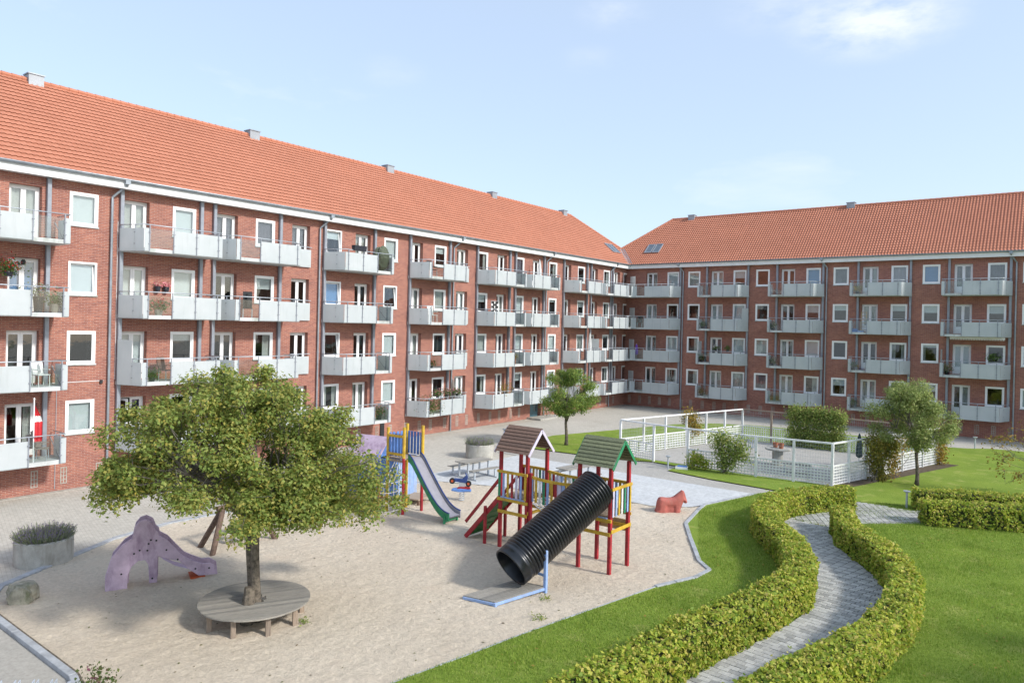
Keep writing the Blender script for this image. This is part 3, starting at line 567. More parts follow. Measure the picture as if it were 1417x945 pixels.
spR = {(-25.69, 3): 'sheer', (-21.71, 3): 'half', (-19.83, 3): 'none', (-15.91, 3): 'blue', (-13.92, 3): 'dark', (-9.95, 3): 'lilac', (-7.94, 3): 'blue', (-4.05, 3): 'dark', (-25.69, 2): 'none', (-21.71, 2): 'blind', (-19.83, 2): 'none', (-15.91, 2): 'half', (-13.92, 2): 'half',
       (-9.95, 2): 'half', (-7.94, 2): 'half', (-4.05, 2): 'half', (-25.69, 1): 'side', (-21.71, 1): 'blind', (-19.83, 1): 'sheer', (-15.91, 1): 'blind', (-13.92, 1): 'none', (-9.95, 1): 'sides', (-7.94, 1): 'valance', (-4.05, 1): 'none', (-25.69, 0): 'side', (-21.71, 0): 'sheer', (-19.83, 0): 'dark',
       (-15.91, 0): 'side', (-13.92, 0): 'half', (-4.05, 0): 'none', (-2.09, 0): 'blind', (-2.09, 1): 'blind', (-2.09, 2): 'blind', (-2.09, 3): 'blind', (-6.02, 3): 'dark', (-11.91, 3): 'side', (-11.91, 2): 'sheer', (-23.69, 3): 'sheer', (-11.91, 0): 'sheer'}
BR = wing('apartment_building', 'darker red brick apartment wing in shade behind the white trellis enclosure', -34.56, 26, RW, RD, (0, DR, 0), 0, spR)
Rcols = [-26.36, -23.97, -20.45, -18.12, -14.63, -12.15, -8.68, -6.30, -2.75, -.43, 3.1]
wing_trim(BR, -DL+.5, 26, [], Rcols)
for u in (-26.12, -14.38, -2.45): downpipe(BR, u, -.3)
for (a, b) in ((-23.97, -20.45), (-18.12, -14.63), (-12.15, -8.68), (-6.30, -2.75), (-.43, 3.1)):
    for k in range(4): balcony(BR, a, b, k, 'hi', (0,), -1 if (a, k) in ((-23.97, 1), (-6.3, 1)) else 1 if (a, k) == (-23.97, 2) else None)
u = -31.2
while u < 12: bwin(BR, u+random.uniform(-.06, .06)); u += .985
for u in (-27.63, -13.87, 2.2): vent(BR, u)
roof(BR, -36, 26, lambda y: -DL-y if y < TV else -DL-2*TV+y, True)
# hidden slopes, ridges, hips and valley
L1, R1_ = DR+2*TV-5, -DL-2*TV+5
MB().add([(-9, 5, RID_Z), (L1, 5, RID_Z), (L1+5, 10.5, 12.7), (-9, 10.5, 12.7), (L1+5, 5-5*.99, 13.0), (L1+5.3, 0.2, 12.9)], [(0, 1, 2, 3), (1, 5, 2)]).build('back_slope', 'roof_tile', BL)
MB().add([(R1_, 5, RID_Z), (26, 5, RID_Z), (26, 10.5, 12.7), (R1_-5, 10.5, 12.7), (R1_-5.2, .1, 12.9)], [(0, 1, 2, 3), (0, 3, 4)]).build('back_slope', 'roof_tile', BR)
ry = lambda y: EAVE_Z+(y-EAVE_Y)*(RID_Z-EAVE_Z)/(RID_Y-EAVE_Y)
caps(BL, (-9, 5, RID_Z+.02), (L1, 5, RID_Z+.02)); caps(BL, (L1, 5, RID_Z+.02), (DR+TV, TV, ry(TV)+.03), 'hip_tiles')
caps(BR, (R1_, 5, RID_Z+.02), (26, 5, RID_Z+.02)); caps(BR, (R1_, 5, RID_Z+.02), (-DL-TV, TV, ry(TV)+.03), 'hip_tiles')
MB().add([(-DL+.42+.0, -.42, ry(-.42)+.06), (-DL-TV+.0, TV, ry(TV)+.06), (-DL-TV+.33, TV-.0, ry(TV)+.07), (-DL+.75, -.42, ry(-.42)+.07), (-DL+.42-.05, -.74, ry(-.42)+.07), (-DL-TV-.0, TV-.33, ry(TV)+.07)], [(0, 1, 2, 3), (0, 4, 5, 1)]).build('valley_gutter', 'zinc', BR)
# roof windows
def skylight(B, u, y0, y1, wd):
    s_ = (RID_Z-EAVE_Z)/(RID_Y-EAVE_Y); nl = math.hypot(1, s_); ny, nz_ = -s_/nl, 1/nl
    f = lambda uu, y, h: (uu, y+ny*h, ry(y)+nz_*h); o = MB()
    for a, b, c_, d_ in ((u, u+wd, y0, y0+.08), (u, u+wd, y1-.08, y1), (u, u+.08, y0+.08, y1-.08), (u+wd-.08, u+wd, y0+.08, y1-.08)):
        o.add([f(x, y, h) for h in (-.02, .14) for x, y in ((a, c_), (b, c_), (b, d_), (a, d_))], [(3, 2, 1, 0), (4, 5, 6, 7), (0, 1, 5, 4), (1, 2, 6, 5), (2, 3, 7, 6), (3, 0, 4, 7)])
    w_ = o.build('roof_window', 'zinc', B); MB().add([f(u+.08, y0+.08, .11), (f(u+wd-.08, y0+.08, .11)), f(u+wd-.08, y1-.08, .11), f(u+.08, y1-.08, .11)], [(0, 1, 2, 3)]).build('pane', 'sky_pane', w_)
m_, t_, b_ = newmat('sky_pane'); b_.inputs['Base Color'].default_value = (.10, .13, .16, 1); b_.inputs['Roughness'].default_value = .05; b_.inputs['Specular IOR Level'].default_value = .9; MT['sky_pane'] = m_
skylight(BR, -30.35, .75, 1.75, .68); skylight(BR, -29.58, .75, 1.75, .68); skylight(BL, 57.25, .75, 1.75, .68); skylight(BL, 58.02, .75, 1.75, .62)
# L-shaped corner balcony, part of the shaded wing
for k in range(4):
    z = ZF(k); zb, zp, rz_ = z-.18, z+.80, z+.95; ca = DR-55.87                            # u along left wing measured from the corner
    P = [(-DL+.03, -ca-.05), (-DL+DB, -ca+.3), (-DL+DB, -DB), (-26.36-.4, -DB), (-26.36+.09, -.03), (-DL+.03, -.03)]
    bal = MB().prism(P, lambda p: (p[0], p[1], zb), lambda p: (p[0], p[1], z-.02)).build('balcony', 'slab_grey', BR)
    xl = -DL+DB+.03; ys = np.linspace(-ca+.35, -DB-.75, 4)
    panel(bal, (-DL+.2, -ca-.06), (xl, -ca+.3), zb+.03, zp)
    for i in range(3): panel(bal, (xl, ys[i]+.01), (xl, ys[i+1]-.01), zb+.03, zp)
    panel(bal, (xl, ys[3]+.01), (xl, -DB-.3), z+.02, zp, True); panel(bal, (xl, -DB-.3), (xl, -DB-.03), zb+.03, zp); panel(bal, (xl, -DB-.03), (xl+.35, -DB-.03), zb+.03, zp)
    xs = np.linspace(xl+.35, -26.36-.4, 5)
    for i in range(4): panel(bal, (xs[i]+.01, -DB-.03), (xs[i+1]-.01, -DB-.03), (z+.02 if i == 0 else zb+.03), zp, i == 0)
    panel(bal, (-26.36-.39, -DB), (-26.36+.1, -.2), zb+.03, zp); panel(bal, (-DL+.75, -.72), (-DL+1.55, -1.3), z, z+1.7, name='privacy_screen')
    for x, y in [(xl, y) for y in ys]+[(x, -DB-.02) for x in xs[:-1]]: MB().box(x-.015, x+.015, y-.015, y+.015, zb, rz_).build('post', 'galvanised', bal)
    MB().tube([(-DL+.1, -ca-.05, rz_), (xl-.03, -ca+.3, rz_), (xl-.03, -DB, rz_), (-26.36-.4, -DB, rz_), (-26.36+.05, -.1, rz_)], .02, 8).build('handrail', 'galvanised', bal, smooth=True)
# basement entrance with step and railing in the sunny wing
en = MB().box(43.9, 45.3, .28, .33, .05, 1.25).build('entrance_door', 'door_teal', BL); MB().box(44.7, 45.15, .262, .28, .45, 1.15).build('pane', 'window_glass', en)
bevel(MB().box(43.5, 46.6, -1.3, -.005, 0, .14).build('entrance_step', 'concrete', BL), .01)
erl = MB(); erl.tube([(45.5, -1.2, .14), (45.5, -1.2, 1.1), (45.5, -.05, 1.1)], .022, 8); erl.tube([(45.5, -.65, .14), (45.5, -.65, 1.1)], .018, 8); erl.build('entrance_railing', 'galvanised', BL)
MB().box(28.9, 29.2, -.06, -.01, 0, 1.28).build('dark_upright', 'chair_dark', BL)  # plain dark upright strip at the foot of the wall
for B_, u, k in ((BL, 13.35, 0.9), (BL, 11.9, .93)): MB().box(u, u+.1, -.08, -.01, ZF(1)-.1, ZF(1)+.05).build('junction_box', 'chair_dark', B_)
MB().tube([(11.75, -.02, .1), (11.75, -.02, ZF(1)-.2)], .012, 6).build('cable', 'galvanised', BL); MB().tube([(11.5, -.015, ZF(1)+.0), (13.5, -.015, ZF(1)+.02)], .012, 6).build('cable', 'white_pvc', BL); MB().tube([(13.95, -.015, ZF(1)+.05), (13.95, -.015, 11)], .01, 6).build('cable', 'white_pvc', BL)
# plinth strips along the walls
tag(MB().box(-DL, -DL+.3, -9, DR-.001, 0, .02).build('plinth_strip', 'concrete'), kind='structure'); tag(MB().box(-DL+.3, 26, DR-.3, DR-.001, 0, .021).build('plinth_strip', 'concrete'), kind='structure')
# ---------------------------------------------------------------- vegetation
def crown_clumps(c, rx, ry, rz, n, seed, shell=.55, flat=None):
    r = np.random.default_rng(seed); out = []
    while len(out) < n:
        p = r.uniform(-1, 1, 3); d = np.linalg.norm(p)
        if shell < d < 1 and (flat is None or flat(p)): out.append(np.array(c)+p*np.array((rx, ry, rz)))
    return np.array(out)
def tree(name, label, base, fork, trunk_r, clumps, per, crad, leaf, mat, seed, group=None, trunk_pts=None, stems=1, bark='bark', squash=.75, lean=0):
    T = thing(name, label, 'tree', base, 0, group); r = np.random.default_rng(seed); tm = MB()
    for s in range(stems):
        ox = (s-(stems-1)/2)*trunk_r*1.45; pts = [(ox+lean*t+.03*math.sin(t*5+s), .02*math.cos(t*4+s*2), fork*t) for t in np.linspace(0, 1, 7)]
        tm.tube(pts, [trunk_r*(1.35 if i == 0 else 1.05-.05*i) for i in range(7)], 10)
    tm.build('trunk', bark, T, smooth=True)
    B0 = np.array(base); top = np.array((lean, 0, fork)); limbs = MB(); tw = MB(); nl = max(5, len(clumps)//9); rel = clumps-B0
    ang = np.arctan2(rel[:, 1], rel[:, 0]); order = np.argsort(ang+rel[:, 2]*.25); groups = np.array_split(order, nl)
    for g in groups:
        m = rel[g].mean(0)*.62+top*.38; mid = top*.5+m*.5+np.array((0, 0, .18))
        limbs.tube([top-np.array((0, 0, .15)), mid, m], [trunk_r*.52, trunk_r*.36, trunk_r*.24], 7)
        for i in g:
            q_ = rel[i]; md = (m+q_)/2+r.normal(0, .12, 3); tw.tube([m, md, q_], [trunk_r*.2, trunk_r*.12, .008], 5, False)
            for _ in range(3):
                e = q_+r.normal(0, crad*.55, 3); tw.tube([q_*.8+md*.2, e], [.01, .004], 4, False)
    limbs.build('limb', bark, T, smooth=True); tw.build('twigs', 'branch', T)
    P = []; Nn = []
    for cpt in rel:
        k = int(per*r.uniform(.55, 1.35)); d = r.normal(size=(k, 3)); d /= np.linalg.norm(d, axis=1)[:, None]; rad = crad*r.uniform(.7, 1.25)
        rr = rad*r.uniform(.15, 1, k)**.6; off = d*rr[:, None]*np.array((1, 1, squash))+np.array((0, 0, -.15))*(rr[:, None]/rad)*rad
        P.append(cpt+off+r.normal(0, .05, (k, 3))); nn = d*.6+np.array((0, 0, .8)); Nn.append(nn/np.linalg.norm(nn, axis=1)[:, None])
    leaves('crown', np.concatenate(P), leaf, mat, T, np.concatenate(Nn), .55, .62); return T
# big spreading tree above the round bench
tb = np.array((-14.8, 9.75, .02)); ex = np.array((.795, .607, 0)); ey = np.array((-.607, .795, 0))
cl = []; rr = np.random.default_rng(5)
while len(cl) < 215:
    a, b, h = rr.uniform(-1, 1), rr.uniform(-1, 1), rr.uniform(0, 1)
    rad = math.hypot(a, b)
    hmax = 1.0*(1-rad**2.6*.58); hmin = .43-.17*rad+.06*(1-rad)-.13*min(0, b)-.17*min(0, a)+.07*max(0, a)
    if rad < 1 and hmin < h < hmax and (rad > .52 or h > hmax-.26) and not (rad < .35 and h < .5):
        th_ = math.atan2(b, a); lob = 1+.10*math.sin(3*th_+1)+.08*math.sin(7*th_+2)+.08*math.sin(5*h*3+4*th_)
        cl.append(tb+ex*(a*(3.15 if a > 0 else 4.0)*lob-.38)+ey*b*2.8*lob+np.array((0, 0, .70+h*5.1-.35*max(0, rad-.7)/.3*rr.uniform(0, 1))))
while len(cl) < 258:
    a, b, h = rr.uniform(-.75, .75), rr.uniform(-.9, .6), rr.uniform(0, 1)
    if .2 < math.hypot(a, b) < .75: cl.append(tb+ex*(a*3.2-.3)+ey*b*2.6+np.array((0, 0, 2.4-.25*min(0, b)-.9*min(0, a+.1)+h*.9)))
def keep(c):
    r_, d_, z_ = (c-tb)@ex, (c-tb)@ey, c[2]
    return not (-2.9 < r_ < -.35 and z_ < 2.72-.26*d_)                # high skirt of the crown above the elephant slide
cl = [c for c in cl if keep(c)]
tree('spreading_tree', 'wide spreading olive-green tree growing through the round wooden bench', tuple(tb), 2.25, .118, np.array(cl), 440, .39, .078, 'tree_leaf', 3, stems=2, lean=-.14)
# cut stump on the trunk base
c2 = crown_clumps((-22.9, 35.5, 3.15), 1.7, 1.7, 1.45, 44, 8, .45, lambda p: p[2] > -.75)
c2 = np.concatenate([c2, crown_clumps((-22.9, 35.5, 4.15), .8, .8, .55, 8, 9, .2)])
tree('round_tree', 'small fresh green round-crowned tree on the lawn behind the climbing tower', (-22.96, 35.53, LZ), 1.5, .10, c2, 420, .42, .085, 'cherry_leaf', 14)
c3 = crown_clumps((-5.45, 37.6, 3.1), 1.85, 1.8, 1.5, 66, 21, .4, lambda p: p[2] > -.7)
c3 = np.concatenate([c3, crown_clumps((-5.5, 37.6, 4.3), 1.0, 1.0, .65, 14, 22, .2)])
tree('round_tree', 'small grey-green tree with upswept twigs beside the trellis corner', (-5.17, 37.75, LZ), 1.6, .085, c3, 430, .44, .08, 'grey_leaf', 15)
c5 = crown_clumps((8.2, 19.5, 4.6), 3.0, 3.2, 2.2, 60, 77, .4)
tree('lawn_tree', 'broad green tree on the open lawn casting soft shade towards the curved hedge', (8.2, 19.5, LZ), 2.2, .14, c5, 220, .55, .11, 'cherry_leaf', 19)
# sparse autumn tree whose branches reach in from the right
c4 = crown_clumps((.1, 38.0, 1.9), 2.6, 1.8, 1.6, 50, 31, .35)
tree('autumn_tree', 'sparse yellow-leaved shrub tree with thin bare branches beyond the straight hedges', (.6, 38.2, LZ), .8, .06, c4, 46, .45, .10, 'autumn_leaf', 16, bark='branch')
# hedges
def hedge(name, label, inner, side, wd, h, dens, seed, leaf=.08, mat='hedge_leaf', group=None):
    """clipped hedge along a line; side +1: body lies left of the direction of travel"""
    P = resample(inner, .25); r = np.random.default_rng(seed); d = np.gradient(P, axis=0); d /= np.linalg.norm(d, axis=1)[:, None]; nrm = np.stack([-d[:, 1], d[:, 0]], 1)*side
    root = thing(name, label, 'hedge', (P[0][0], P[0][1], LZ), 0, group); O = np.array((P[0][0], P[0][1], LZ)); n = len(P); core = MB(); vs_ = []
    for i in range(n):
        for s_, z in ((.07, .03), (.07, h-.1), (wd-.07, h-.1), (wd-.07, .03)): vs_.append((P[i][0]+nrm[i][0]*s_-O[0], P[i][1]+nrm[i][1]*s_-O[1], z))
    core.add(vs_, [(i*4+j, i*4+(j+1) % 4, i*4+4+(j+1) % 4, i*4+4+j) for i in range(n-1) for j in range(4)]+[(0, 1, 2, 3), (n*4-4, n*4-1, n*4-2, n*4-3)]); core.build('branches', 'hedge_core', root)
    ln = np.linalg.norm(np.diff(P, axis=0), axis=1).sum(); per = wd+2*h; K = int(ln*per*dens); t = r.uniform(0, n-1, K); i = np.minimum(t.astype(int), n-2); f = (t-i)[:, None]
    p2 = P[i]*(1-f)+P[i+1]*f; nn = nrm[i]; q_ = r.uniform(0, per, K); z = np.where(q_ < h, q_, np.where(q_ < h+wd, h, per-q_)); s_ = np.where(q_ < h, 0, np.where(q_ < h+wd, q_-h, wd))
    no = np.where((q_ < h)[:, None], np.concatenate([-nn, np.zeros((K, 1))], 1), np.where((q_ < h+wd)[:, None], np.array([[0, 0, 1.]]), np.concatenate([nn, np.zeros((K, 1))], 1)))
    bul = .075*vnoise(p2[:, 0]+z*.7, p2[:, 1]+s_, .35, seed)+.045*vnoise(p2[:, 0], p2[:, 1]+z, .14, seed+1); dep = bul-np.abs(r.normal(0, .055, K))+.03; edge = np.minimum(1, np.minimum(s_, wd-s_)/.12); z2 = z-.05*(1-edge)*(z > h-.12)
    X3 = np.concatenate([p2+nn*s_[:, None], (z2+.03*(z < .1))[:, None]], 1)+no*dep[:, None]-np.array((O[0], O[1], 0)); X3[:, 2] = np.maximum(X3[:, 2], .02)
    ends = []
    for e, sg in ((0, -1), (n-1, 1)):
        ke = int(wd*h*dens); a = r.uniform(0, wd, ke); zz = r.uniform(.02, h, ke); b = P[e]+nrm[e]*a[:, None]+d[e]*sg*(.03+r.normal(0, .04, ke))[:, None]; ends.append(np.concatenate([b-O[:2], zz[:, None]], 1))
    no2 = np.concatenate([no]+[np.tile(np.array([[d[e][0]*sg, d[e][1]*sg, 0]]), (len(E_), 1)) for (e, sg), E_ in zip(((0, -1), (n-1, 1)), ends)])
    # loose shoots standing proud of the top
    leaves('foliage', np.concatenate([X3]+ends), leaf, mat, root, no2*.75+np.array((0, 0, .35)), .5, .72)
    ks = int(ln*14); ti = r.integers(0, n-1, ks); sh = np.concatenate([P[ti]+nrm[ti]*r.uniform(0, wd, ks)[:, None]-O[:2], np.full((ks, 1), h+.03)], 1); sh = np.repeat(sh, 3, 0)+r.normal(0, .03, (ks*3, 3))+np.array((0, 0, .03))*np.tile(np.arange(3), ks)[:, None]
    tag(leaves('shoots', sh, leaf*.85, mat, root), kind='stuff'); return root
paint('hedge_core', (.035, .045, .015, 1), .95, .3, 6)
HL = [p for p in PL if p[1] > 8]+[(-7.6, 28.6), (-6.97, 29.6), (-6.25, 30.5)]
hedge('hedge', 'long clipped yellow-green hedge winding between the sandpit lawn and the paver path', HL, 1, .78, .85, 900, 41)
HR = [p for p in PR if p[1] > 9]
hedge('hedge', 'curved clipped hedge between the paver path and the wide open lawn', HR, -1, .68, .85, 900, 42)
hedge('hedge', 'straight low hedge facing the open lawn, front one of two', [(-3.72, 29.95), (10, 36.9)], 1, .75, .86, 560, 43, .085)
hedge('hedge', 'straight low hedge behind another, its end beside a bollard light', [(-4.3, 32.25), (9.5, 39.2)], 1, .75, .82, 520, 44, .085)
# grass blades on the lawn that is near enough to show them
def blades(name, poly, n, seed, label, hgt=.05):
    r = np.random.default_rng(seed); pa = np.array(poly); lo, hi = pa.min(0), pa.max(0); P = r.uniform(lo, hi, (n, 2)); P = P[inside(P, poly)]
    bad = inside(P, [tuple(p) for p in pl]+[tuple(p) for p in pr[::-1]]); P = P[~bad & inside(P, LAWNP)]
    k = len(P); a = r.uniform(0, 2*PI, k); hh = hgt*r.uniform(.5, 1.4, k)*(1+.4*vnoise(P[:, 0], P[:, 1], .8, seed)); wd = .008; dx = np.stack([np.cos(a), np.sin(a)], 1)*wd; ln_ = r.normal(0, .02, (k, 2))
    q_ = np.stack([np.c_[P-dx, np.full(k, LZ)], np.c_[P+dx, np.full(k, LZ)], np.c_[P+ln_, LZ+hh]], 1).reshape(-1, 3)
    return tag(place(name, fastmesh(name, q_, 3, 'grass_blade')), label, 'grass', kind='stuff')
blades('grass', [(-10.9, 5), (-10.2, 9.9), (-9.3, 14.3), (-8, 19.6), (-8.6, 20.8), (-11, 26.5), (-10.2, 31), (-5, 33), (1, 33), (1, 16), (-3, 12), (-6, 8)], 330000, 51, 'short green lawn grass around the winding hedges')
# lavender in round concrete planters
def planter(label, loc, rad, h, seed, tilt=0):
    T = thing('concrete_planter', label, 'planter', loc, 0, 'round concrete planters'); MB().lathe([(rad, 0), (rad, h-.03), (rad-.03, h), (rad-.09, h), (rad-.09, h-.12), (0, h-.12)], 40).build('planter_ring', 'concrete', T, smooth=False)
    MB().lathe([(rad-.1, h-.125), (rad*.5, h-.06), (0, h-.05)], 24).build('soil', 'soil', T); r = np.random.default_rng(seed); V_ = []
    for _ in range(2600):
        a = r.uniform(0, 2*PI); q_ = (rad-.12)*math.sqrt(r.uniform(0, 1)); b = np.array((q_*math.cos(a), q_*math.sin(a), h-.1)); out = np.array((math.cos(a), math.sin(a), 0))*q_*.25+r.normal(0, .06, 3); t = b+out+np.array((0, 0, r.uniform(.1, .34))); s_ = np.cross(t-b, r.normal(size=3)); s_ = s_/np.linalg.norm(s_)*.009
        V_ += [b-s_, b+s_, t+s_*.6, t-s_*.6]
    place('lavender', fastmesh('lavender', np.array(V_), 4, 'lavender'), T); tips = np.array(V_).reshape(-1, 4, 3)[:, 2]; tips = tips[tips[:, 2] > h+.14]
    leaves('flower_spikes', np.repeat(tips[::3], 2, 0)+r.normal(0, .012, (len(tips[::3])*2, 3)), .035, 'lavender_spike', T); return T
leafmat('lavender_spike', (.20, .15, .30), (.26, .20, .36), (.20, .19, .22), trans=.2)
planter('round concrete planter of lavender on the courtyard paving near a grey boulder', (-22.85, 8.25, .0), .73, .68, 61)
planter('round concrete planter of lavender standing behind the picnic tables', (-24.3, 29.25, .0), .74, .72, 62)
# climbing plants on the trellis
def climber(name, label, pts, spread, n, leaf, mat, seed, cat='climbing plant'):
    T = thing(name, label, cat, (pts[0][0], pts[0][1], LZ)); r = np.random.default_rng(seed); b = np.array((pts[0][0], pts[0][1], LZ)); P = []; st_ = MB()
    for q_ in pts:
        k = n//len(pts); P.append(np.array(q_)-b+r.normal(0, 1, (k, 3))*np.array(spread)); st_.tube([(r.normal(0, .08), r.normal(0, .08), 0), tuple((np.array(q_)-b)*.5+r.normal(0, .05, 3)), tuple(np.array(q_)-b)], [.016, .012, .005], 5, False)
    st_.build('stems', 'branch', T); P = np.concatenate(P); P[:, 2] = np.maximum(P[:, 2], .02); leaves('foliage', P, leaf, mat, T, np.tile(np.array([[.2, -.6, .6]]), (len(P), 1)), .45, .7); return T
# ---------------------------------------------------------------- playground
def posts(T, pts, mat, wd=.1, name='post'):
    for (x, y, z0, z1) in pts: bevel(MB().box(x-wd/2, x+wd/2, y-wd/2, y+wd/2, z0, z1).build(name, mat, T), .012)
TW = thing('climbing_tower', 'red-posted double climbing tower with brown and green shingle roofs and black tube slide', 'playground tower', (-13.95, 17.87, .0))
ax, bx_, dy = 0.0, 2.91, 1.05; DK = 1.66; S = 1.03
Pa = [(ax, 0), (ax+S, 0), (ax, dy), (ax+S, dy)]; Pb = [(bx_, 0), (bx_+S, 0), (bx_, dy), (bx_+S, dy)]
posts(TW, [(x, y, -.05, 3.1) for x, y in Pa+Pb], 'red_paint', .105)
posts(TW, [(ax+S+.12, .02, -.05, 2.5)], 'red_paint', .1)
for x in (ax, bx_):
    for i in range(7): bevel(MB().box(x+.055+i*.133, x+.055+i*.133+.125, .06, dy-.06, DK-.05, DK).build('deck_board', 'plank_wood', TW), .004)
    for y in (-.07, dy+.05): bevel(MB().box(x-.08, x+S+.08, y-.025, y+.02, DK-.15, DK-.06).build('beam', 'yellow_paint', TW), .006); MB().box(x+.06, x+S-.06, y-.02, y+.03, DK-.055, DK-.02).build('deck_edge', 'light_blue_paint', TW)
    for z in (1.12,): bevel(MB().box(x-.05, x+S+.05, -.085, -.055, z, z+.1).build('beam', 'yellow_paint', TW), .006); bevel(MB().box(x-.05, x+S+.05, dy+.055, dy+.085, z, z+.1).build('beam', 'yellow_paint', TW), .006)
for x in (ax+S+.06, bx_+S+.07): bevel(MB().box(x-.015, x+.015, -.05, dy+.05, 1.2, 1.3).build('beam', 'yellow_paint', TW), .006)
bevel(MB().box(bx_-.08, bx_-.05, -.05, dy+.05, 1.35, 1.45).build('beam', 'yellow_paint', TW), .006)
SC = ['green_paint', 'light_blue_paint', 'yellow_paint', 'red_paint', 'pale_lavender', 'light_blue_paint', 'yellow_paint', 'white_paint']
def slats(x0, x1, y0, y1, n, z0, z1, ph, skip=(), rail=True):
    for i in range(n):
        if i in skip: continue
        t = (i+.5)/n; x = x0+(x1-x0)*t; y = y0+(y1-y0)*t; zz = -.05*math.sin(PI*t) if ph < 0 else 0
        d = .04; m = MB()
        if abs(x1-x0) > abs(y1-y0): m.box(x-.04, x+.04, y-.012, y+.012, z0+zz, z1+zz)
        else: m.box(x-.012, x+.012, y-.04, y+.04, z0+zz, z1+zz)
        bevel(m.build('slat', SC[(i+abs(ph)) % 8], TW), .004)
    if rail:
        n2 = 6 if ph < 0 else 1
        for j in range(n2):
            t0, t1 = j/n2, (j+1)/n2; f = lambda t: (x0+(x1-x0)*t, y0+(y1-y0)*t, z1+.02-(.05*math.sin(PI*t) if ph < 0 else 0)); bevel(MB().bar(f(t0), f(t1), .05, .085).build('rail', 'yellow_paint', TW), .006)
slats(ax-.08, ax+S+.06, -.08, -.08, 7, DK-.02, 2.40, 0); slats(ax, ax+S, dy+.08, dy+.08, 8, DK-.02, 2.40, 3)
slats(ax+S+.1, bx_-.06, .02, .02, 12, DK-.02, 2.36, -5); slats(ax+S+.06, bx_-.06, dy-.02, dy-.02, 12, DK-.02, 2.38, -2)
slats(bx_, bx_+S, dy+.08, dy+.08, 8, DK-.02, 2.42, 1); slats(bx_+S+.08, bx_+S+.08, -.06, dy+.06, 7, DK, 2.42, 4)
# sagging chain bridge
net = MB(); nn = 14
for j in range(6):
    y = .06+j*(dy-.12)/5; net.tube([(ax+S+.05+(bx_-ax-S-.1)*i/nn, y, DK-.02-.30*math.sin(PI*i/nn)) for i in range(nn+1)], .014, 5)
for i in range(1, nn*2): t = i/nn/2; net.tube([(ax+S+.05+(bx_-ax-S-.1)*t, .06, DK-.02-.30*math.sin(PI*t)), (ax+S+.05+(bx_-ax-S-.1)*t, dy-.06, DK-.02-.30*math.sin(PI*t))], .011, 4)
net.build('chain_bridge', 'galvanised', TW)
def gable(x, mat, trim):
    e0, e1, zr, ze, ov = -.16, dy+.16, 3.80, 3.06, .13; ym = dy/2; rows = 8; rf = None
    root = MB(); root.bar((x-ov+.03, ym, zr-.035), (x+S+ov-.03, ym, zr-.035), .05, .05); rf = root.build('roof', trim, TW)
    for sgn, ye in ((-1, e0), (1, e1)):
        for i in range(rows):
            t0, t1 = i/rows, (i+1.12)/rows; a = (ym+(ye-ym)*t0, zr+(ze-zr)*t0); b = (ym+(ye-ym)*t1, zr+(ze-zr)*t1); th = .016; lift = .012*1
            nx = np.array((-(b[1]-a[1]), (b[0]-a[0]))); nx = nx/np.linalg.norm(nx); nx = nx if nx[1] > 0 else -nx
            pr_ = [(a[0], a[1]), (b[0]+nx[0]*lift*2, b[1]+nx[1]*lift*2), (b[0]+nx[0]*(lift*2+th), b[1]+nx[1]*(lift*2+th)), (a[0]+nx[0]*th, a[1]+nx[1]*th)]; j_ = random.uniform(-.012, .012)
            MB().prism(pr_, lambda p: (x-ov+j_, p[0], p[1]), lambda p: (x+S+ov+j_, p[0], p[1])).build('shingle', mat, rf)
        for xx in (x-ov-.018, x+S+ov+.018): bevel(MB().bar((xx, ym, zr-.06), (xx, ye, ze-.05), .03, .09).build('barge_board', trim, rf), .004)
gable(ax, 'brown_wood', 'pale_lavender'); gable(bx_, 'green_wood', 'green_paint')
# ramp with red stringers
for y in (.0, dy): bevel(MB().bar((-.05, y, DK-.1), (-1.42, y, .06), .06, .14).build('stringer', 'red_paint', TW), .008); bevel(MB().bar((-.05, y, 2.15), (-1.42, y, .55), .05, .1).build('handrail', 'red_paint', TW), .008)
posts(TW, [(-.56, y-.06, -.05, 1.22) for y in (0, dy)], 'red_paint', .09)
bevel(MB().bar((-.06, dy/2, DK-.08), (-1.36, dy/2, .1), dy-.1, .03).build('ramp_board', 'dark_green_paint', TW), .006)
for i in range(6): t = (i+.5)/6; MB().bar((-.06-1.3*t, .08, DK-.05-1.56*t), (-.06-1.3*t, dy-.08, DK-.05-1.56*t), .05, .03).build('tread', 'dark_green_paint', TW)
bevel(MB().box(bx_-.05, bx_+S+.02, dy+.1, dy+.14, 1.0, 1.34).build('back_board', 'tan_wood', TW), .006)
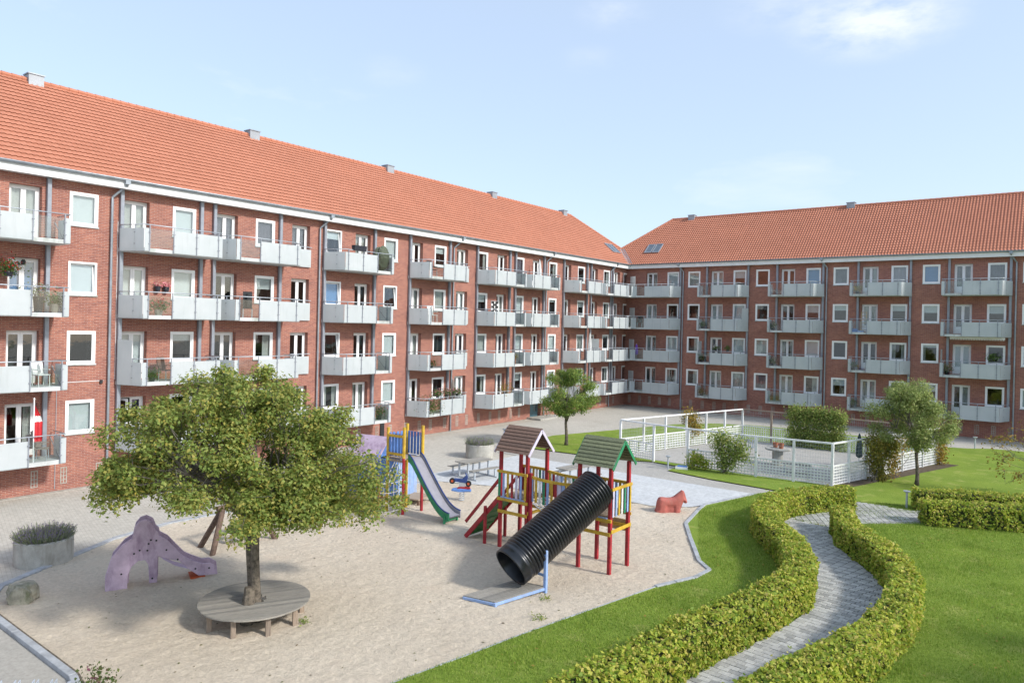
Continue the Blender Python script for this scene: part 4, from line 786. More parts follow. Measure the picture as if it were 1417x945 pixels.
# corrugated tube slide
def tubeslide():
    a = Vector((3.5, .06, 2.42)); b = Vector((2.62, -2.86, .66)); d = (b-a).normalized(); sd_ = d.cross(Vector((0, 0, 1))).normalized(); u_ = sd_.cross(d); ln = (b-a).length; n = 40; V_ = []; F_ = []
    prof = []; pitch_ = .098; k = int((ln-.34)/pitch_)
    for i in range(k):
        for f, r_ in ((0, .525), (.12, .565), (.32, .585), (.52, .585), (.72, .565), (.86, .525)): prof.append(((i+f)*pitch_, r_))
    s0 = k*pitch_; prof += [(s0, .53), (s0+.02, .56), (s0+.06, .56), (s0+.065, .55), (s0+.12, .55), (s0+.125, .56), (s0+.2, .56), (s0+.205, .552), (ln-.02, .555), (ln, .55), (ln, .51), (ln-.02, .50), (.02, .49), (0, .49)]
    for s_, r_ in prof:
        c_ = a+d*s_
        for j in range(n): t = 2*PI*j/n; V_.append(tuple(c_+(sd_*math.cos(t)+u_*math.sin(t))*r_))
    m = len(prof); F_ = [(i*n+j, i*n+(j+1) % n, (i+1)*n+(j+1) % n, (i+1)*n+j) for i in range(m-1) for j in range(n)]+[((m-1)*n+j, (m-1)*n+(j+1) % n, (j+1) % n, j) for j in range(n)]
    o = MB().add(V_, F_).build('tube_slide', 'black_plastic', TW, smooth=True); return o
tubeslide()
# landing board with blue frame under the tube
px_, py_ = 2.03, -4.06
L_ = thing('landing_board', 'weathered landing board in light blue frame on the sand under the tube mouth', 'landing board', (-11.92, 13.82, .02)); A = Vector((0, 0, .06)); Bv = Vector((.9, .18, .06)); Cv = Vector((1.32, 1.75, .12)); Dv = Vector((.42, 1.6, .12))
for i in range(8):
    t0, t1 = i/8+.006, (i+1)/8-.006; q_ = [A.lerp(Bv, t0), A.lerp(Bv, t1), Dv.lerp(Cv, t1), Dv.lerp(Cv, t0)]
    MB().add([p+Vector((0, 0, h)) for h in (.03, .06) for p in q_], [(3, 2, 1, 0), (4, 5, 6, 7), (0, 1, 5, 4), (1, 2, 6, 5), (2, 3, 7, 6), (3, 0, 4, 7)]).build('plank', 'grey_wood', L_)
for p, q_ in ((A, Bv), (Bv, Cv), (Cv, Dv), (Dv, A)): bevel(MB().bar(p+Vector((0, 0, -.005)), q_+Vector((0, 0, -.005)), .05, .07).build('frame_bar', 'light_blue_paint', L_), .006)
bevel(MB().box(Cv.x-.045, Cv.x+.045, Cv.y-.045, Cv.y+.045, -.1, 1.12).build('post', 'light_blue_paint', L_), .01); MB().bar((Cv.x, Cv.y, .45), (Cv.x-.36, Cv.y+.05, .45), .04, .06).build('bracket', 'light_blue_paint', L_)
bevel(MB().box(Bv.x-.04, Bv.x+.04, Bv.y-.04, Bv.y+.04, -.08, .1).build('post', 'light_blue_paint', L_), .01); MB().box(.62, .92, 1.28, 1.5, .155, .162).build('patch_plate', 'galvanised', L_)
# yellow and blue slide tower
Y0 = Vector((-19.71, 18.42, 0)); YT = thing('slide_tower', 'small yellow-topped play tower with rope net, blue slats and green sided slide', 'playground tower', tuple(Y0))
sq = {'a': (0, 0), 'b': (.80, .04), 'c': (.92, .88), 'd': (.12, .86)}; DK2 = 2.08
for k_, (x, y) in sq.items():
    if k_ == 'a': MB().tube([(x, y, -.05), (x, y, 3.13)], .06, 12).build('post', 'yellow_paint', YT)
    else:
        MB().tube([(x, y, -.05), (x, y, DK2)], .058, 12).build('post', 'red_paint' if k_ != 'd' else 'yellow_paint', YT); MB().tube([(x, y, DK2), (x, y, 3.2)], .06, 12).build('post', 'yellow_paint', YT)
MB().tube([(.65, -1.01, -.05), (.65, -1.01, 1.5)], .06, 12).build('post', 'red_paint', YT)
for i in range(6): bevel(MB().box(.03+i*.14, .03+i*.14+.13, .03, .86, DK2-.06, DK2-.02).build('deck_board', 'plank_wood', YT), .004)
def yrail(p, q_, beam=True):
    p = Vector((*sq[p], 0)); q_ = Vector((*sq[q_], 0)); n = 5
    for i in range(n): c_ = p.lerp(q_, (i+.5)/n); d = (q_-p).normalized()*.055; m = MB().bar(c_-d+Vector((0, 0, DK2+.44)), c_+d+Vector((0, 0, DK2+.44)), .022, .84).build('slat', 'blue_paint', YT); bevel(m, .004)
    if beam:
        o = Vector((0, -.06, 0)) if abs((q_-p).x) > .5 else Vector((.05, 0, 0))
        for z in (DK2+.12, DK2+.78): bevel(MB().bar(p+o+Vector((0, 0, z)), q_+o+Vector((0, 0, z)), .03, .1).build('rail', 'yellow_paint', YT), .006)
yrail('a', 'b'); yrail('d', 'c', False); yrail('a', 'd', False)
bevel(MB().bar((.0, -.02, DK2-.12), (.82, .02, DK2-.12), .06, .1).build('beam', 'plank_wood', YT), .008)
nt_ = MB(); a_, b_2 = Vector((.65, -1.01, 0)), Vector((.80, .04, 0))
for z in (.28, .62, .96, 1.3): nt_.tube([a_.lerp(b_2, t)+Vector((0, 0, z-.06*math.sin(PI*t))) for t in np.linspace(0, 1, 7)], .014, 5)
for t in (.22, .42, .62, .82): p = a_.lerp(b_2, t); nt_.tube([p+Vector((0, 0, .05)), p+Vector((-.02, .0, 1.25)), Vector((.3+t*.5, .0, DK2-.12))], .013, 5)
nt_.build('rope_net', 'rope', YT)
# wave slide
sp_ = [(0.9, DK2), (1.05, DK2-.05), (1.35, DK2-.42), (1.75, DK2-.92), (2.1, DK2-1.32), (2.4, DK2-1.6), (2.7, DK2-1.76), (2.95, DK2-1.8)]; ys0, ys1 = .2, .74; m = MB(); pts_ = resample(sp_, -24)
m.add([(p[0], y, p[1]) for p in pts_ for y in (ys0, ys1)]+[(p[0], y, p[1]-.03) for p in pts_ for y in (ys0, ys1)], [(2*i, 2*i+2, 2*i+3, 2*i+1) for i in range(24)]+[(50+2*i, 51+2*i, 53+2*i, 52+2*i) for i in range(24)])
m.build('slide_bed', 'slide_bed', YT, smooth=True)
for y, mt in ((ys0-.03, 'green_paint'), (ys1+.03, 'slide_bed')):
    m = MB(); m.add([(p[0], y+s_, p[1]+h) for p in pts_ for s_, h in ((-.02, -.13), (.02, -.13), (.02, .13), (-.02, .13))], [(4*i+j, 4*i+(j+1) % 4, 4*i+4+(j+1) % 4, 4*i+4+j) for i in range(24) for j in range(4)]+[(0, 1, 2, 3), (99, 98, 97, 96)]); m.build('slide_side', mt, YT)
    MB().tube([(p[0], y, p[1]+.14) for p in pts_], .026, 8).build('slide_rim', 'navy_paint', YT, smooth=True)
for y in (ys0-.06, ys1+.06): bevel(MB().box(2.72, 2.8, y-.03, y+.03, -.05, .32).build('slide_foot', 'green_paint', YT), .006)
MB().box(2.73, 2.79, ys0-.06, ys1+.06, .1, .17).build('slide_foot', 'green_paint', YT)
# blue play hut with lavender roof behind it
HT = thing('play_hut', 'blue plank play hut with slanting lavender roof behind the rope net', 'play hut', (-20.15, 19.35, .0), R(12))
for i in range(10): bevel(MB().box(-2.3+i*.23+.006, -2.3+(i+1)*.23-.006, -.03, .03, .15, 1.72).build('plank', 'blue_paint', HT), .004)
for i in range(5):
    if i != 1: bevel(MB().box(-.03, .03, .04+i*.26, .04+(i+1)*.26-.01, .15, 1.72).build('plank', 'light_blue_paint', HT), .004)
MB().box(-2.3, -.05, 1.36, 1.4, .15, 1.72).build('back_wall', 'blue_paint', HT); MB().box(-2.32, -2.27, 0, 1.4, .15, 1.72).build('side_wall', 'blue_paint', HT); MB().box(-2.4, .1, -.1, 1.5, .1, .15).build('floor', 'plank_wood', HT)
MB().bar((-.2, -.04, .22), (-1.4, -.04, .2), .02, .14).build('skirting', 'red_paint', HT)
MB().prism([(-.35, 1.35), (.72, 2.45), (.75, 2.40), (-.32, 1.30)], lambda p: (-2.5, p[0], p[1]), lambda p: (-.9, p[0], p[1])).build('roof', 'lavender_paint', HT); MB().prism([(1.8, 1.45), (.72, 2.45), (.70, 2.40), (1.77, 1.40)], lambda p: (-2.5, p[0], p[1]), lambda p: (-.9, p[0], p[1])).build('roof', 'lavender_paint', HT)
MB().prism([(-.03, 1.72), (1.4, 1.72), (.70, 2.38)], lambda p: (-2.3, p[0], p[1]), lambda p: (-2.27, p[0], p[1])).build('gable', 'blue_paint', HT); MB().prism([(-.03, 1.72), (1.4, 1.72), (.70, 2.38)], lambda p: (-1.0, p[0], p[1]), lambda p: (-.97, p[0], p[1])).build('gable', 'blue_paint', HT)
bevel(MB().box(-.1, .85, .2, 1.2, .22, .27).build('porch_board', 'plank_wood', HT), .006); [MB().box(x, x+.08, y, y+.08, -.03, .22).build('leg', 'brown_wood', HT) for x in (.02, .75) for y in (.25, 1.1)]
for i in range(4): MB().bar((-2.1, -.2-.2*i, .75-.17*i), (-1.1, -.2-.2*i, .75-.17*i), .16, .03).build('ramp_plank', 'grey_wood', HT)
MB().bar((-2.12, -.05, .85), (-2.12, -.95, .05), .04, .06).build('ramp_side', 'light_blue_paint', HT); MB().bar((-1.08, -.05, .85), (-1.08, -.95, .05), .04, .06).build('ramp_side', 'light_blue_paint', HT)
# lavender elephant-shaped slide
el = [(515, 500), (515, 432), (540, 350), (590, 292), (630, 265), (640, 215), (660, 190), (690, 180), (720, 193), (733, 222), (748, 235), (752, 252), (790, 270), (830, 308), (870, 345), (910, 362), (960, 378), (1000, 375), (1033, 392), (1038, 427), (945, 434), (905, 410), (850, 365), (800, 357), (748, 345), (748, 462), (712, 466), (706, 382), (690, 362), (660, 366), (630, 392), (614, 432), (613, 490)]
k_ = 1/3.567*20.0/995*1.03; P_ = [((x-515)*k_*.88, (500-y)*k_*1.0-(x-515)*k_*.13+.0) for x, y in el]; P_ = [(x, max(.0, z+.02)) for x, z in P_]
ET = thing('elephant_slide', 'low lavender plywood slide shaped like an elephant with peeling paint and orange foot', 'slide', (-19.12, 8.3, .01), math.atan2(2.3, .9))
for y, dz in ((0, 0), (.46, .02)):
    q_ = [(x+(.06 if y else 0), z) for x, z in P_]; bevel(MB().prism(q_, lambda p: (p[0], y-.022, p[1]), lambda p: (p[0], y+.022, p[1])).build('side_panel', 'lavender_paint', ET), .01, 2)
MB().add([(x, y, z) for x, z in ((.92, .98), (1.08, .88), (1.34, .62), (1.62, .42), (1.91, .30), (2.18, .2), (2.35, .12)) for y in (.03, .43)], [(2*i, 2*i+2, 2*i+3, 2*i+1) for i in range(6)]).build('slide_bed', 'lavender_paint', ET, smooth=True)
for i in range(4): t = i/4; MB().box(.05+.17*i, .22+.17*i, .025, .435, .22*i+.14, .22*i+.17).build('step', 'orange_red', ET)
MB().box(2.0, 2.36, -.03, .49, .0, .06).build('foot_board', 'orange_red', ET)
for x, y in ((640, 330), (665, 315), (700, 315), (705, 285), (715, 268), (740, 270), (788, 312), (842, 355), (928, 398), (995, 395), (585, 420), (725, 440)):
    u_, z_ = (x-515)*k_*.88, (500-y)*k_-(x-515)*k_*.13; MB().tube([(u_, -.021, z_), (u_, -.032, z_)], .024, 10).build('bolt_hole', 'chair_dark', ET)
# boulder
r_ = np.random.default_rng(4); bmx = bmesh.new(); bmesh.ops.create_icosphere(bmx, subdivisions=3, radius=.32)
for v in bmx.verts: d = v.co.normalized(); s_ = 1+.18*math.sin(d.x*3.1+1)+.14*math.sin(d.y*4.3+d.z*2)+.07*math.sin(d.z*9+d.x*7)+.04*math.sin(d.y*15); v.co = Vector((max(-.33, min(.33, v.co.x*s_*1.25)), max(-.27, min(.27, v.co.y*s_*1.1)), max(-.2, min(.26, v.co.z*s_))))
mr = bpy.data.meshes.new('boulder'); bmx.to_mesh(mr); bmx.free(); mr.materials.append(MT['rock']); tag(place('boulder', mr, None, (-20.0, 6.75, .2), .9), 'rough grey-brown boulder at the corner of the sandpit', 'boulder')
# round bench of boards
TBn = thing('tree_bench', 'round weathered grey wooden bench encircling the tree trunk in the sand', 'bench', (-14.83, 9.78, .0), R(62)); Rb, rh, bw = 1.24, .25, .1241
for i in range(20):
    y0, y1 = -Rb+i*bw+.004, -Rb+(i+1)*bw-.004; ys_ = np.linspace(y0, y1, 4)
    fx = lambda y, r: math.sqrt(max(0.0, r*r-y*y))
    if max(abs(y0), abs(y1)) >= Rb: y0_, y1_ = max(y0, -Rb+.015), min(y1, Rb-.015); ys_ = np.linspace(y0_, y1_, 4)
    ym = (y0+y1)/2; parts_ = []
    if abs(ym) < rh: parts_ = [[(-fx(y, Rb), y) for y in ys_]+[(-fx(ym, rh), y) for y in ys_[::-1]], [(fx(ym, rh), y) for y in ys_[::-1]]+[(fx(y, Rb), y) for y in ys_]]
    else: parts_ = [[(-fx(y, Rb), y) for y in ys_]+[(fx(y, Rb), y) for y in ys_[::-1]]]
    for pp in parts_:
        h_ = random.uniform(-.003, .003); MB().prism(pp, lambda p: (p[0], p[1], .455+h_), lambda p: (p[0], p[1], .49+h_)).build('board', 'grey_wood', TBn)
for i in range(9): a = i*2*PI/9; c_, s_ = math.cos(a)*1.06, math.sin(a)*1.06; bevel(MB().box(c_-.055, c_+.055, s_-.055, s_+.055, -.04, .42).build('leg', 'post_wood', TBn), .008)
rim = MB(); nR = 28
for i in range(nR): a0, a1 = 2*PI*i/nR, 2*PI*(i+1)/nR; rim.bar((math.cos(a0)*1.05, math.sin(a0)*1.12, .435), (math.cos(a1)*1.05, math.sin(a1)*1.12, .435), .05, .05)
rim.build('rim', 'post_wood', TBn)
tag(MB().tube([(-14.72, 9.5, .0), (-14.7, 9.52, .45), (-14.72, 9.56, .85)], [.16, .15, .115], 9).build('tree_stump', 'bark', None, smooth=False), 'short sawn-off stump hugging the foot of the spreading tree', 'stump')
# concrete horse
HO = thing('horse_figure', 'terracotta-red concrete play horse standing at the edge of the sand', 'horse statue', (-11.82, 25.48, .0), math.atan2(.61, .67))
ho = [(108, 760), (112, 690), (122, 600), (135, 520), (150, 450), (170, 400), (195, 365), (235, 345), (300, 345), (400, 356), (520, 352), (590, 325), (700, 240), (770, 185), (795, 163), (815, 172), (848, 180), (878, 240), (905, 330), (925, 400), (945, 455), (935, 490), (905, 506), (865, 498), (840, 470), (826, 500), (812, 545), (795, 600), (765, 670), (740, 720), (735, 760), (600, 760), (420, 760), (250, 760)]
kh = 1/18.9*27.6/995; pf = np.array([((x-420)*kh, (750-y)*kh) for x, y in ho]); sg_ = .0125
hx = np.arange(-.5, .82, sg_); hz2 = np.arange(-.03, .9, sg_); HX, HZ = np.meshgrid(hx, hz2, indexing='ij'); Q = np.stack([HX.ravel(), HZ.ravel()], 1); dmin = np.full(len(Q), 9.)
for p0, p1 in zip(pf, np.roll(pf, -1, 0)):
    e_ = p1-p0; t = np.clip(((Q-p0)@e_)/(e_@e_), 0, 1); dmin = np.minimum(dmin, np.linalg.norm(Q-p0-t[:, None]*e_, axis=1))
ins = inside(Q, [tuple(p) for p in pf]); dmin = np.where(ins, dmin, 0).reshape(HX.shape); dmin = np.where(HZ < .12, np.maximum(dmin, np.where(ins.reshape(HX.shape), np.minimum(.14, dmin+.10), 0)), dmin)
th = .20*np.sqrt(np.clip(1-(1-np.clip(dmin/.16, 0, 1))**2, 0, 1))
leg = np.maximum(np.exp(-((HX+.24)/.17)**4), np.exp(-((HX-.36)/.11)**4)); th = th*(1-.28*(1-leg)*np.clip((.36-HZ)/.12, 0, 1)); th = th*(1-.3*np.clip((HZ-.5)/.3, 0, 1))
insg = ins.reshape(HX.shape); ok = insg[:-1, :-1] & insg[1:, :-1] & insg[1:, 1:] & insg[:-1, 1:]; i_, j_ = np.nonzero(ok); V_ = []
for sgn in (-1, 1):
    G = np.stack([HX, sgn*(th+.004), HZ], -1); V_.append(np.stack([G[i_, j_], G[i_+1, j_], G[i_+1, j_+1], G[i_, j_+1]], 1).reshape(-1, 3))
hm = fastmesh('body', np.concatenate(V_), 4, 'horse_red'); bb = bmesh.new(); bb.from_mesh(hm); bmesh.ops.remove_doubles(bb, verts=bb.verts, dist=.0012); ed_ = [e for e in bb.edges if e.is_boundary]; bmesh.ops.bridge_loops(bb, edges=ed_); bmesh.ops.recalc_face_normals(bb, faces=bb.faces); bb.to_mesh(hm); bb.free(); hm.shade_smooth(); place('body', hm, HO)
for y in (-.05, .05): MB().lathe([(.026, 0), (.02, .04), (.0, .07)], 8, (.56, y, .80)).build('ear', 'horse_red', HO)
# spring rider shaped like a motorbike
SR = thing('spring_rider', 'small blue motorbike spring rider on a coil spring in the sand', 'spring rider', (-18.68, 21.43, .0), R(37)); sp2 = MB(); sp2.tube([(.1*math.cos(t), .1*math.sin(t), .03+t*.013) for t in np.linspace(0, 34, 130)], .016, 6); sp2.build('spring', 'galvanised', SR, smooth=True); MB().lathe([(.16, 0), (.16, .03), (0, .03)], 16).build('base_plate', 'galvanised', SR)
bevel(MB().prism([(-.42, .45), (-.1, .40), (.38, .42), (.36, .50), (-.05, .54), (-.36, .52)], lambda p: (p[0], -.13, p[1]), lambda p: (p[0], .13, p[1])).build('foot_board', 'blue_paint', SR), .02); MB().prism([(-.2, .52), (.34, .53), (.3, .60), (-.1, .6)], lambda p: (p[0], -.1, p[1]), lambda p: (p[0], .1, p[1])).build('side_plate', 'red_paint', SR)
bevel(MB().prism([(-.34, .80), (.08, .76), (.2, .72), (.24, 1.0), (.14, 1.16), (.1, 1.0), (.02, .9), (-.3, .93)], lambda p: (p[0], -.05, p[1]), lambda p: (p[0], .05, p[1])).build('body', 'navy_paint', SR), .015); MB().box(-.12, .12, -.03, .03, .58, .78).build('stem', 'galvanised', SR)
for x, z in ((-.38, .82), (.26, .72)): w_ = MB().tube([(x, -.05, z), (x, .05, z)], .115, 18).build('wheel', 'rubber', SR); MB().tube([(x, -.056, z), (x, .056, z)], .05, 12).build('hub', 'orange_red', w_)
MB().tube([(.14, -.22, 1.08), (.14, .22, 1.08)], .018, 8).build('handlebar', 'galvanised', SR)
# picnic tables
def picnic(label, loc, rz):
    T = thing('picnic_table', label, 'picnic table', loc, rz, 'picnic tables')
    for i in range(5): bevel(MB().box(-.85, .85, -.36+i*.146, -.36+i*.146+.135, .70, .74).build('table_board', 'grey_wood', T), .005)
    for s_ in (-1, 1):
        for i in range(2): bevel(MB().box(-.85, .85, s_*.75-.14+i*.145, s_*.75-.14+i*.145+.135, .42, .455).build('bench_board', 'grey_wood', T), .005)
    for x in (-.62, .62):
        f = MB(); f.box(x-.03, x+.03, -.9, .9, .0, .05); f.box(x-.03, x+.03, -.34, -.26, .05, .70); f.box(x-.03, x+.03, .26, .34, .05, .70); f.box(x-.03, x+.03, -.36, .36, .655, .70)
        for s_ in (-1, 1): f.box(x-.03, x+.03, s_*.75-.03, s_*.75+.03, .05, .42)
        f.build('steel_frame', 'galvanised', T)
picnic('grey steel-framed picnic table beside the spring rider, on the pale paving', (-21.3, 25.25, .048), R(82)); picnic('grey steel-framed picnic table half hidden behind the tower bridge', (-17.1, 27.2, .048), R(82))
# swing partly behind the tree
SW = thing('tyre_swing', 'low tyre swing on leaning log legs behind the spreading tree', 'swing', (-20.2, 12.7, .0)); MB().tube([(.45, -1.15, -.05), (.0, -.55, 1.25)], .085, 10).build('leg', 'rusty', SW); MB().tube([(-.55, -1.0, -.05), (.0, -.55, 1.25)], .085, 10).build('leg', 'rusty', SW); MB().tube([(.45, 1.05, -.05), (.0, .55, 1.25)], .085, 10).build('leg', 'rusty', SW); MB().tube([(-.55, 1.0, -.05), (.0, .55, 1.25)], .085, 10).build('leg', 'rusty', SW)
MB().tube([(0, -.75, 1.25), (0, .75, 1.25)], .075, 10).build('crossbeam', 'rusty', SW); MB().tube([(-.3, 0, .45), (-.2, .2, .45), (.2, .2, .45), (.3, 0, .45), (.2, -.2, .45), (-.2, -.2, .45), (-.3, 0, .45)], .1, 10).build('tyre', 'rubber', SW, smooth=True)
for x, y in ((-.2, .2), (.2, .2), (.2, -.2), (-.2, -.2)): MB().tube([(x, y, .5), (0, y*1.5, 1.22)], .012, 6).build('chain', 'galvanised', SW)
# ---------------------------------------------------------------- white trellis enclosure
FR = [(-19.0, 34.85), (-16.84, 34.5), (-14.88, 34.35), (-13.1, 34.35), (-11.46, 34.4), (-9.76, 34.55), (-8.12, 34.75)]
LE = [(-19.0+(2.92)*t, 34.85+10.7*t) for t in np.linspace(0, 1, 7)]; RI = [(-8.12+3.07*t, 34.75+10.4*t) for t in (0, .13, .27, .42, .6, .8, 1)]; BK = [(-16.08+t*11.03, 45.55-.4*t) for t in np.linspace(0, 1, 7)]
poly_sheet('terrace', [FR[0], FR[-1], RI[-1], LE[-1]], LZ+.012, 'asphalt_grey')
TR = thing('trellis_enclosure', 'white lattice trellis enclosure with tall posts and top rails around the terrace', 'trellis', (-13, 34.4, 0)); O_ = np.array((-13, 34.4)); H1, H2 = .95, 1.98
def tpost(p, h, mat='white_paint'): x, y = np.array(p)-O_; bevel(MB().box(x-.055, x+.055, y-.055, y+.055, 0, h).build('post', mat, TR), .006)
def lattice(p, q_):
    a = np.array(p)-O_; b = np.array(q_)-O_; d = b-a; ln = np.linalg.norm(d); d = d/ln; a = a+d*.06; ln -= .12; n = np.array((-d[1], d[0])); m = MB(); nv = max(3, round(ln/.145)); nh = 6; f = lambda s_, o, z: (*(a+d*s_+n*o), z)
    for i in range(nv+1): s_ = ln*i/nv; m.bar(f(s_, .012, .1), f(s_, .012, H1), .036, .02, (*n, 0))
    for j in range(nh+1): z = .12+(H1-.14)*j/nh; m.bar(f(0, -.012, z), f(ln, -.012, z), .02, .036)
    m.build('lattice_panel', 'white_paint', TR); MB().bar(f(-.02, 0, H1+.02), f(ln+.02, 0, H1+.02), .05, .03).build('lattice_cap', 'white_paint', TR)
    w_ = MB(); nv = round(ln/.11)
    for i in range(1, nv): w_.bar(f(ln*i/nv, 0, H1), f(ln*i/nv, 0, H2-.04), .005, .005, (*n, 0))
    for j in range(1, 6): z = H1+(H2-H1)*j/6; w_.bar(f(0, 0, z), f(ln, 0, z), .005, .005)
    w_.build('wire_mesh', 'galvanised', TR)
def rail(p, q_, mat='white_paint'): a = np.array(p)-O_; b = np.array(q_)-O_; bevel(MB().bar((*a, H2), (*b, H2), .1, .075).build('top_rail', mat, TR), .006)
for line, skip, mt in ((FR, (1,), 'white_paint'), (LE, (), 'white_paint'), (RI, (), 'white_paint'), (BK, (), 'post_wood')):
    for i, (p, q_) in enumerate(zip(line[:-1], line[1:])):
        if i not in skip: lattice(p, q_)
        rail(p, q_, mt)
for p in FR+LE[1:]+RI[1:]: tpost(p, H2-.04)
for p in BK[1:-1:2]: tpost(p, H2-.04, 'post_wood')
poly_sheet('planting_bed', [(-8.4, 34.5), (-7.95, 34.3), (-7.3, 35.4), (-4.2, 45.2), (-4.95, 45.3)], LZ+.006, 'soil')
climber('climbing_plant', 'green climbing shrub tangled over the front of the white trellis', [(-12.9, 34.15, .5), (-13.1, 34.2, 1.1), (-12.6, 34.15, 1.2), (-12.2, 34.2, 1.5), (-13.3, 34.2, 1.6), (-12.5, 34.2, .8), (-12.9, 34.2, 1.7), (-12.05, 34.2, 1.1)], (.22, .16, .22), 3600, .09, 'ivy_leaf', 71)
climber('climbing_plant', 'low yellowing shrub at the foot of the trellis gateway', [(-14.5, 34.1, .3), (-14.2, 34.1, .5), (-13.9, 34.15, .35), (-14.4, 34.15, .65)], (.17, .13, .15), 1300, .085, 'hedge_leaf', 72)
climber('climbing_plant', 'yellow autumn creeper hanging over the rear top rail of the trellis', [(-17.6, 40.5, 1.9), (-17.55, 40.6, 1.6), (-17.4, 40.9, 1.3), (-17.5, 40.8, 1.75), (-17.3, 41.0, 1.0)], (.2, .25, .2), 1500, .10, 'autumn_leaf', 73)
climber('climbing_plant', 'thick block of green ivy covering the rear wall of the trellis', [(-12.85+.45*i, 45.2-.02*i, z) for i in range(7) for z in (.4, .9, 1.4, 1.85, 2.2)], (.22, .16, .2), 11000, .10, 'ivy_leaf', 74)
leafmat('vine_leaf', (.12, .15, .03), (.20, .20, .04), (.32, .26, .05), (.14, .15, .04))
climber('climbing_plant', 'tall green and yellow vine over the trellis side near the grey-green tree', [(-6.95, 37.2, 1.9), (-6.8, 37.4, 1.5), (-6.9, 37.3, 1.1), (-6.6, 38.1, 1.8), (-6.75, 37.7, .7), (-6.7, 37.8, .3), (-6.4, 38.9, 1.7), (-6.6, 38.3, 1.3)], (.2, .25, .2), 3600, .10, 'vine_leaf', 75)
climber('climbing_plant', 'reddish yellow vine trailing on the trellis behind the grey-green tree trunk', [(-6.3, 38.7, .5), (-6.3, 38.8, .9), (-6.25, 39.0, 1.3), (-6.0, 40, 1.6), (-5.6, 42, 1.7)], (.13, .2, .2), 1000, .09, 'autumn_leaf', 76)
climber('climbing_plant', 'yellow creeper covering the far end post of the trellis side', [(-5.0, 44.7, .4), (-5.0, 44.7, .9), (-4.95, 44.8, 1.4), (-5.0, 44.8, 1.8)], (.16, .2, .2), 1200, .10, 'autumn_leaf', 77)
# terrace furniture
RT = thing('round_table', 'round concrete terrace table with thick pedestal and two clay pots', 'table', (-11.6, 38.2, LZ+.012)); MB().lathe([(.27, 0), (.27, .78), (0, .78)], 28).build('pedestal', 'concrete', RT); bevel(MB().lathe([(.62, .78), (.64, .83), (.62, .88), (0, .88)], 32).build('table_top', 'concrete', RT), .008)
for x, y, h in ((-.15, .1, .26), (.2, -.12, .28)): tag(MB().lathe([(.1, 0), (.13, h*.6), (.14, h), (.12, h), (.1, h*.7), (0, h*.7)], 16).build('clay_pot', 'clay_pot', None, (-11.6+x, 38.2+y, LZ+.012+.88)), 'taller reddish clay pot on the round terrace table' if h > .27 else 'shorter reddish clay pot on the round terrace table', 'pot', 'clay pots on the terrace table')
def parasol(name, label, loc, h, mat, parent=None, cat='parasol'):
    T = thing(name, label, cat, loc); n = 10; m = MB()
    prof = [(.05, h*.28), (.13, h*.32), (.12, h*.6), (.07, h*.88), (.02, h)]
    m.v = [(r_*(1+.25*(-1)**j)*math.cos(2*PI*j/16), r_*(1+.25*(-1)**j)*math.sin(2*PI*j/16), z) for r_, z in prof for j in range(16)]; m.f = [(i*16+j, i*16+(j+1) % 16, i*16+16+(j+1) % 16, i*16+16+j) for i in range(4) for j in range(16)]
    m.build('folded_canopy', mat, T); MB().tube([(0, 0, 0), (0, 0, h+.06)], .022, 8).build('pole', 'galvanised', T); MB().lathe([(.2, 0), (.2, .05), (.05, .08), (0, .08)], 16).build('base', 'concrete', T); return T
parasol('folded_parasol', 'folded dark green parasol standing on the trellis terrace', (-8.2, 40.6, LZ+.012), 1.75, 'cloth_green')
BQ = thing('terrace_bench', 'low grey metal bench on the trellis terrace', 'bench', (-10.2, 36.6, LZ+.012), R(15)); bevel(MB().box(-.7, .7, -.2, .2, .40, .45).build('seat', 'grey_wood', BQ), .006); [MB().box(x-.03, x+.03, -.18, .18, 0, .40).build('leg', 'galvanised', BQ) for x in (-.55, .55)]
GC = thing('garden_chair', 'pale metal garden chair inside the trellis near the gateway', 'chair', (-13.6, 40.2, LZ+.012), R(200)); MB().box(-.23, .23, -.22, .22, .42, .46).build('seat', 'galvanised', GC); [MB().box(-.23+i*.1, -.17+i*.1, .2, .23, .5, .9).build('back_slat', 'galvanised', GC) for i in range(5)]; [MB().box(x-.02, x+.02, y-.02, y+.02, 0, .9 if y > 0 else .42).build('leg', 'galvanised', GC) for x in (-.22, .22) for y in (-.2, .21)]
bx2 = thing('plastic_crate', 'small white and blue plastic tray lying by the trellis gateway', 'crate', (-14.9, 33.7, LZ), R(20)); MB().box(-.3, .3, -.18, .18, 0, .1).build('tray', 'white_pvc', bx2); MB().box(-.2, .25, -.1, .12, .1, .16).build('lid', 'blue_paint', bx2)
# bollard lights
def bollard(label, loc, h=.66): T = thing('bollard_light', label, 'bollard', loc); MB().tube([(0, 0, 0), (0, 0, h-.06)], .04, 12).build('pole', 'galvanised', T); MB().lathe([(.05, h-.08), (.13, h-.03), (.13, h), (0, h+.01)], 16).build('lamp_head', 'galvanised', T)
bollard('slim grey bollard light beside the trellis gateway', (-15.45, 33.3, .02)); bollard('slim grey bollard light at the end of the straight hedge', (-4.78, 32.5, LZ), .7); bollard('slim grey bollard light on the far lawn edge in front of the shaded wing', (-4.1, 52.7, LZ), .72); bollard('slim grey bollard light on the paving near the lavender planter by the tables', (-26.6, 34.3, 0), .75)
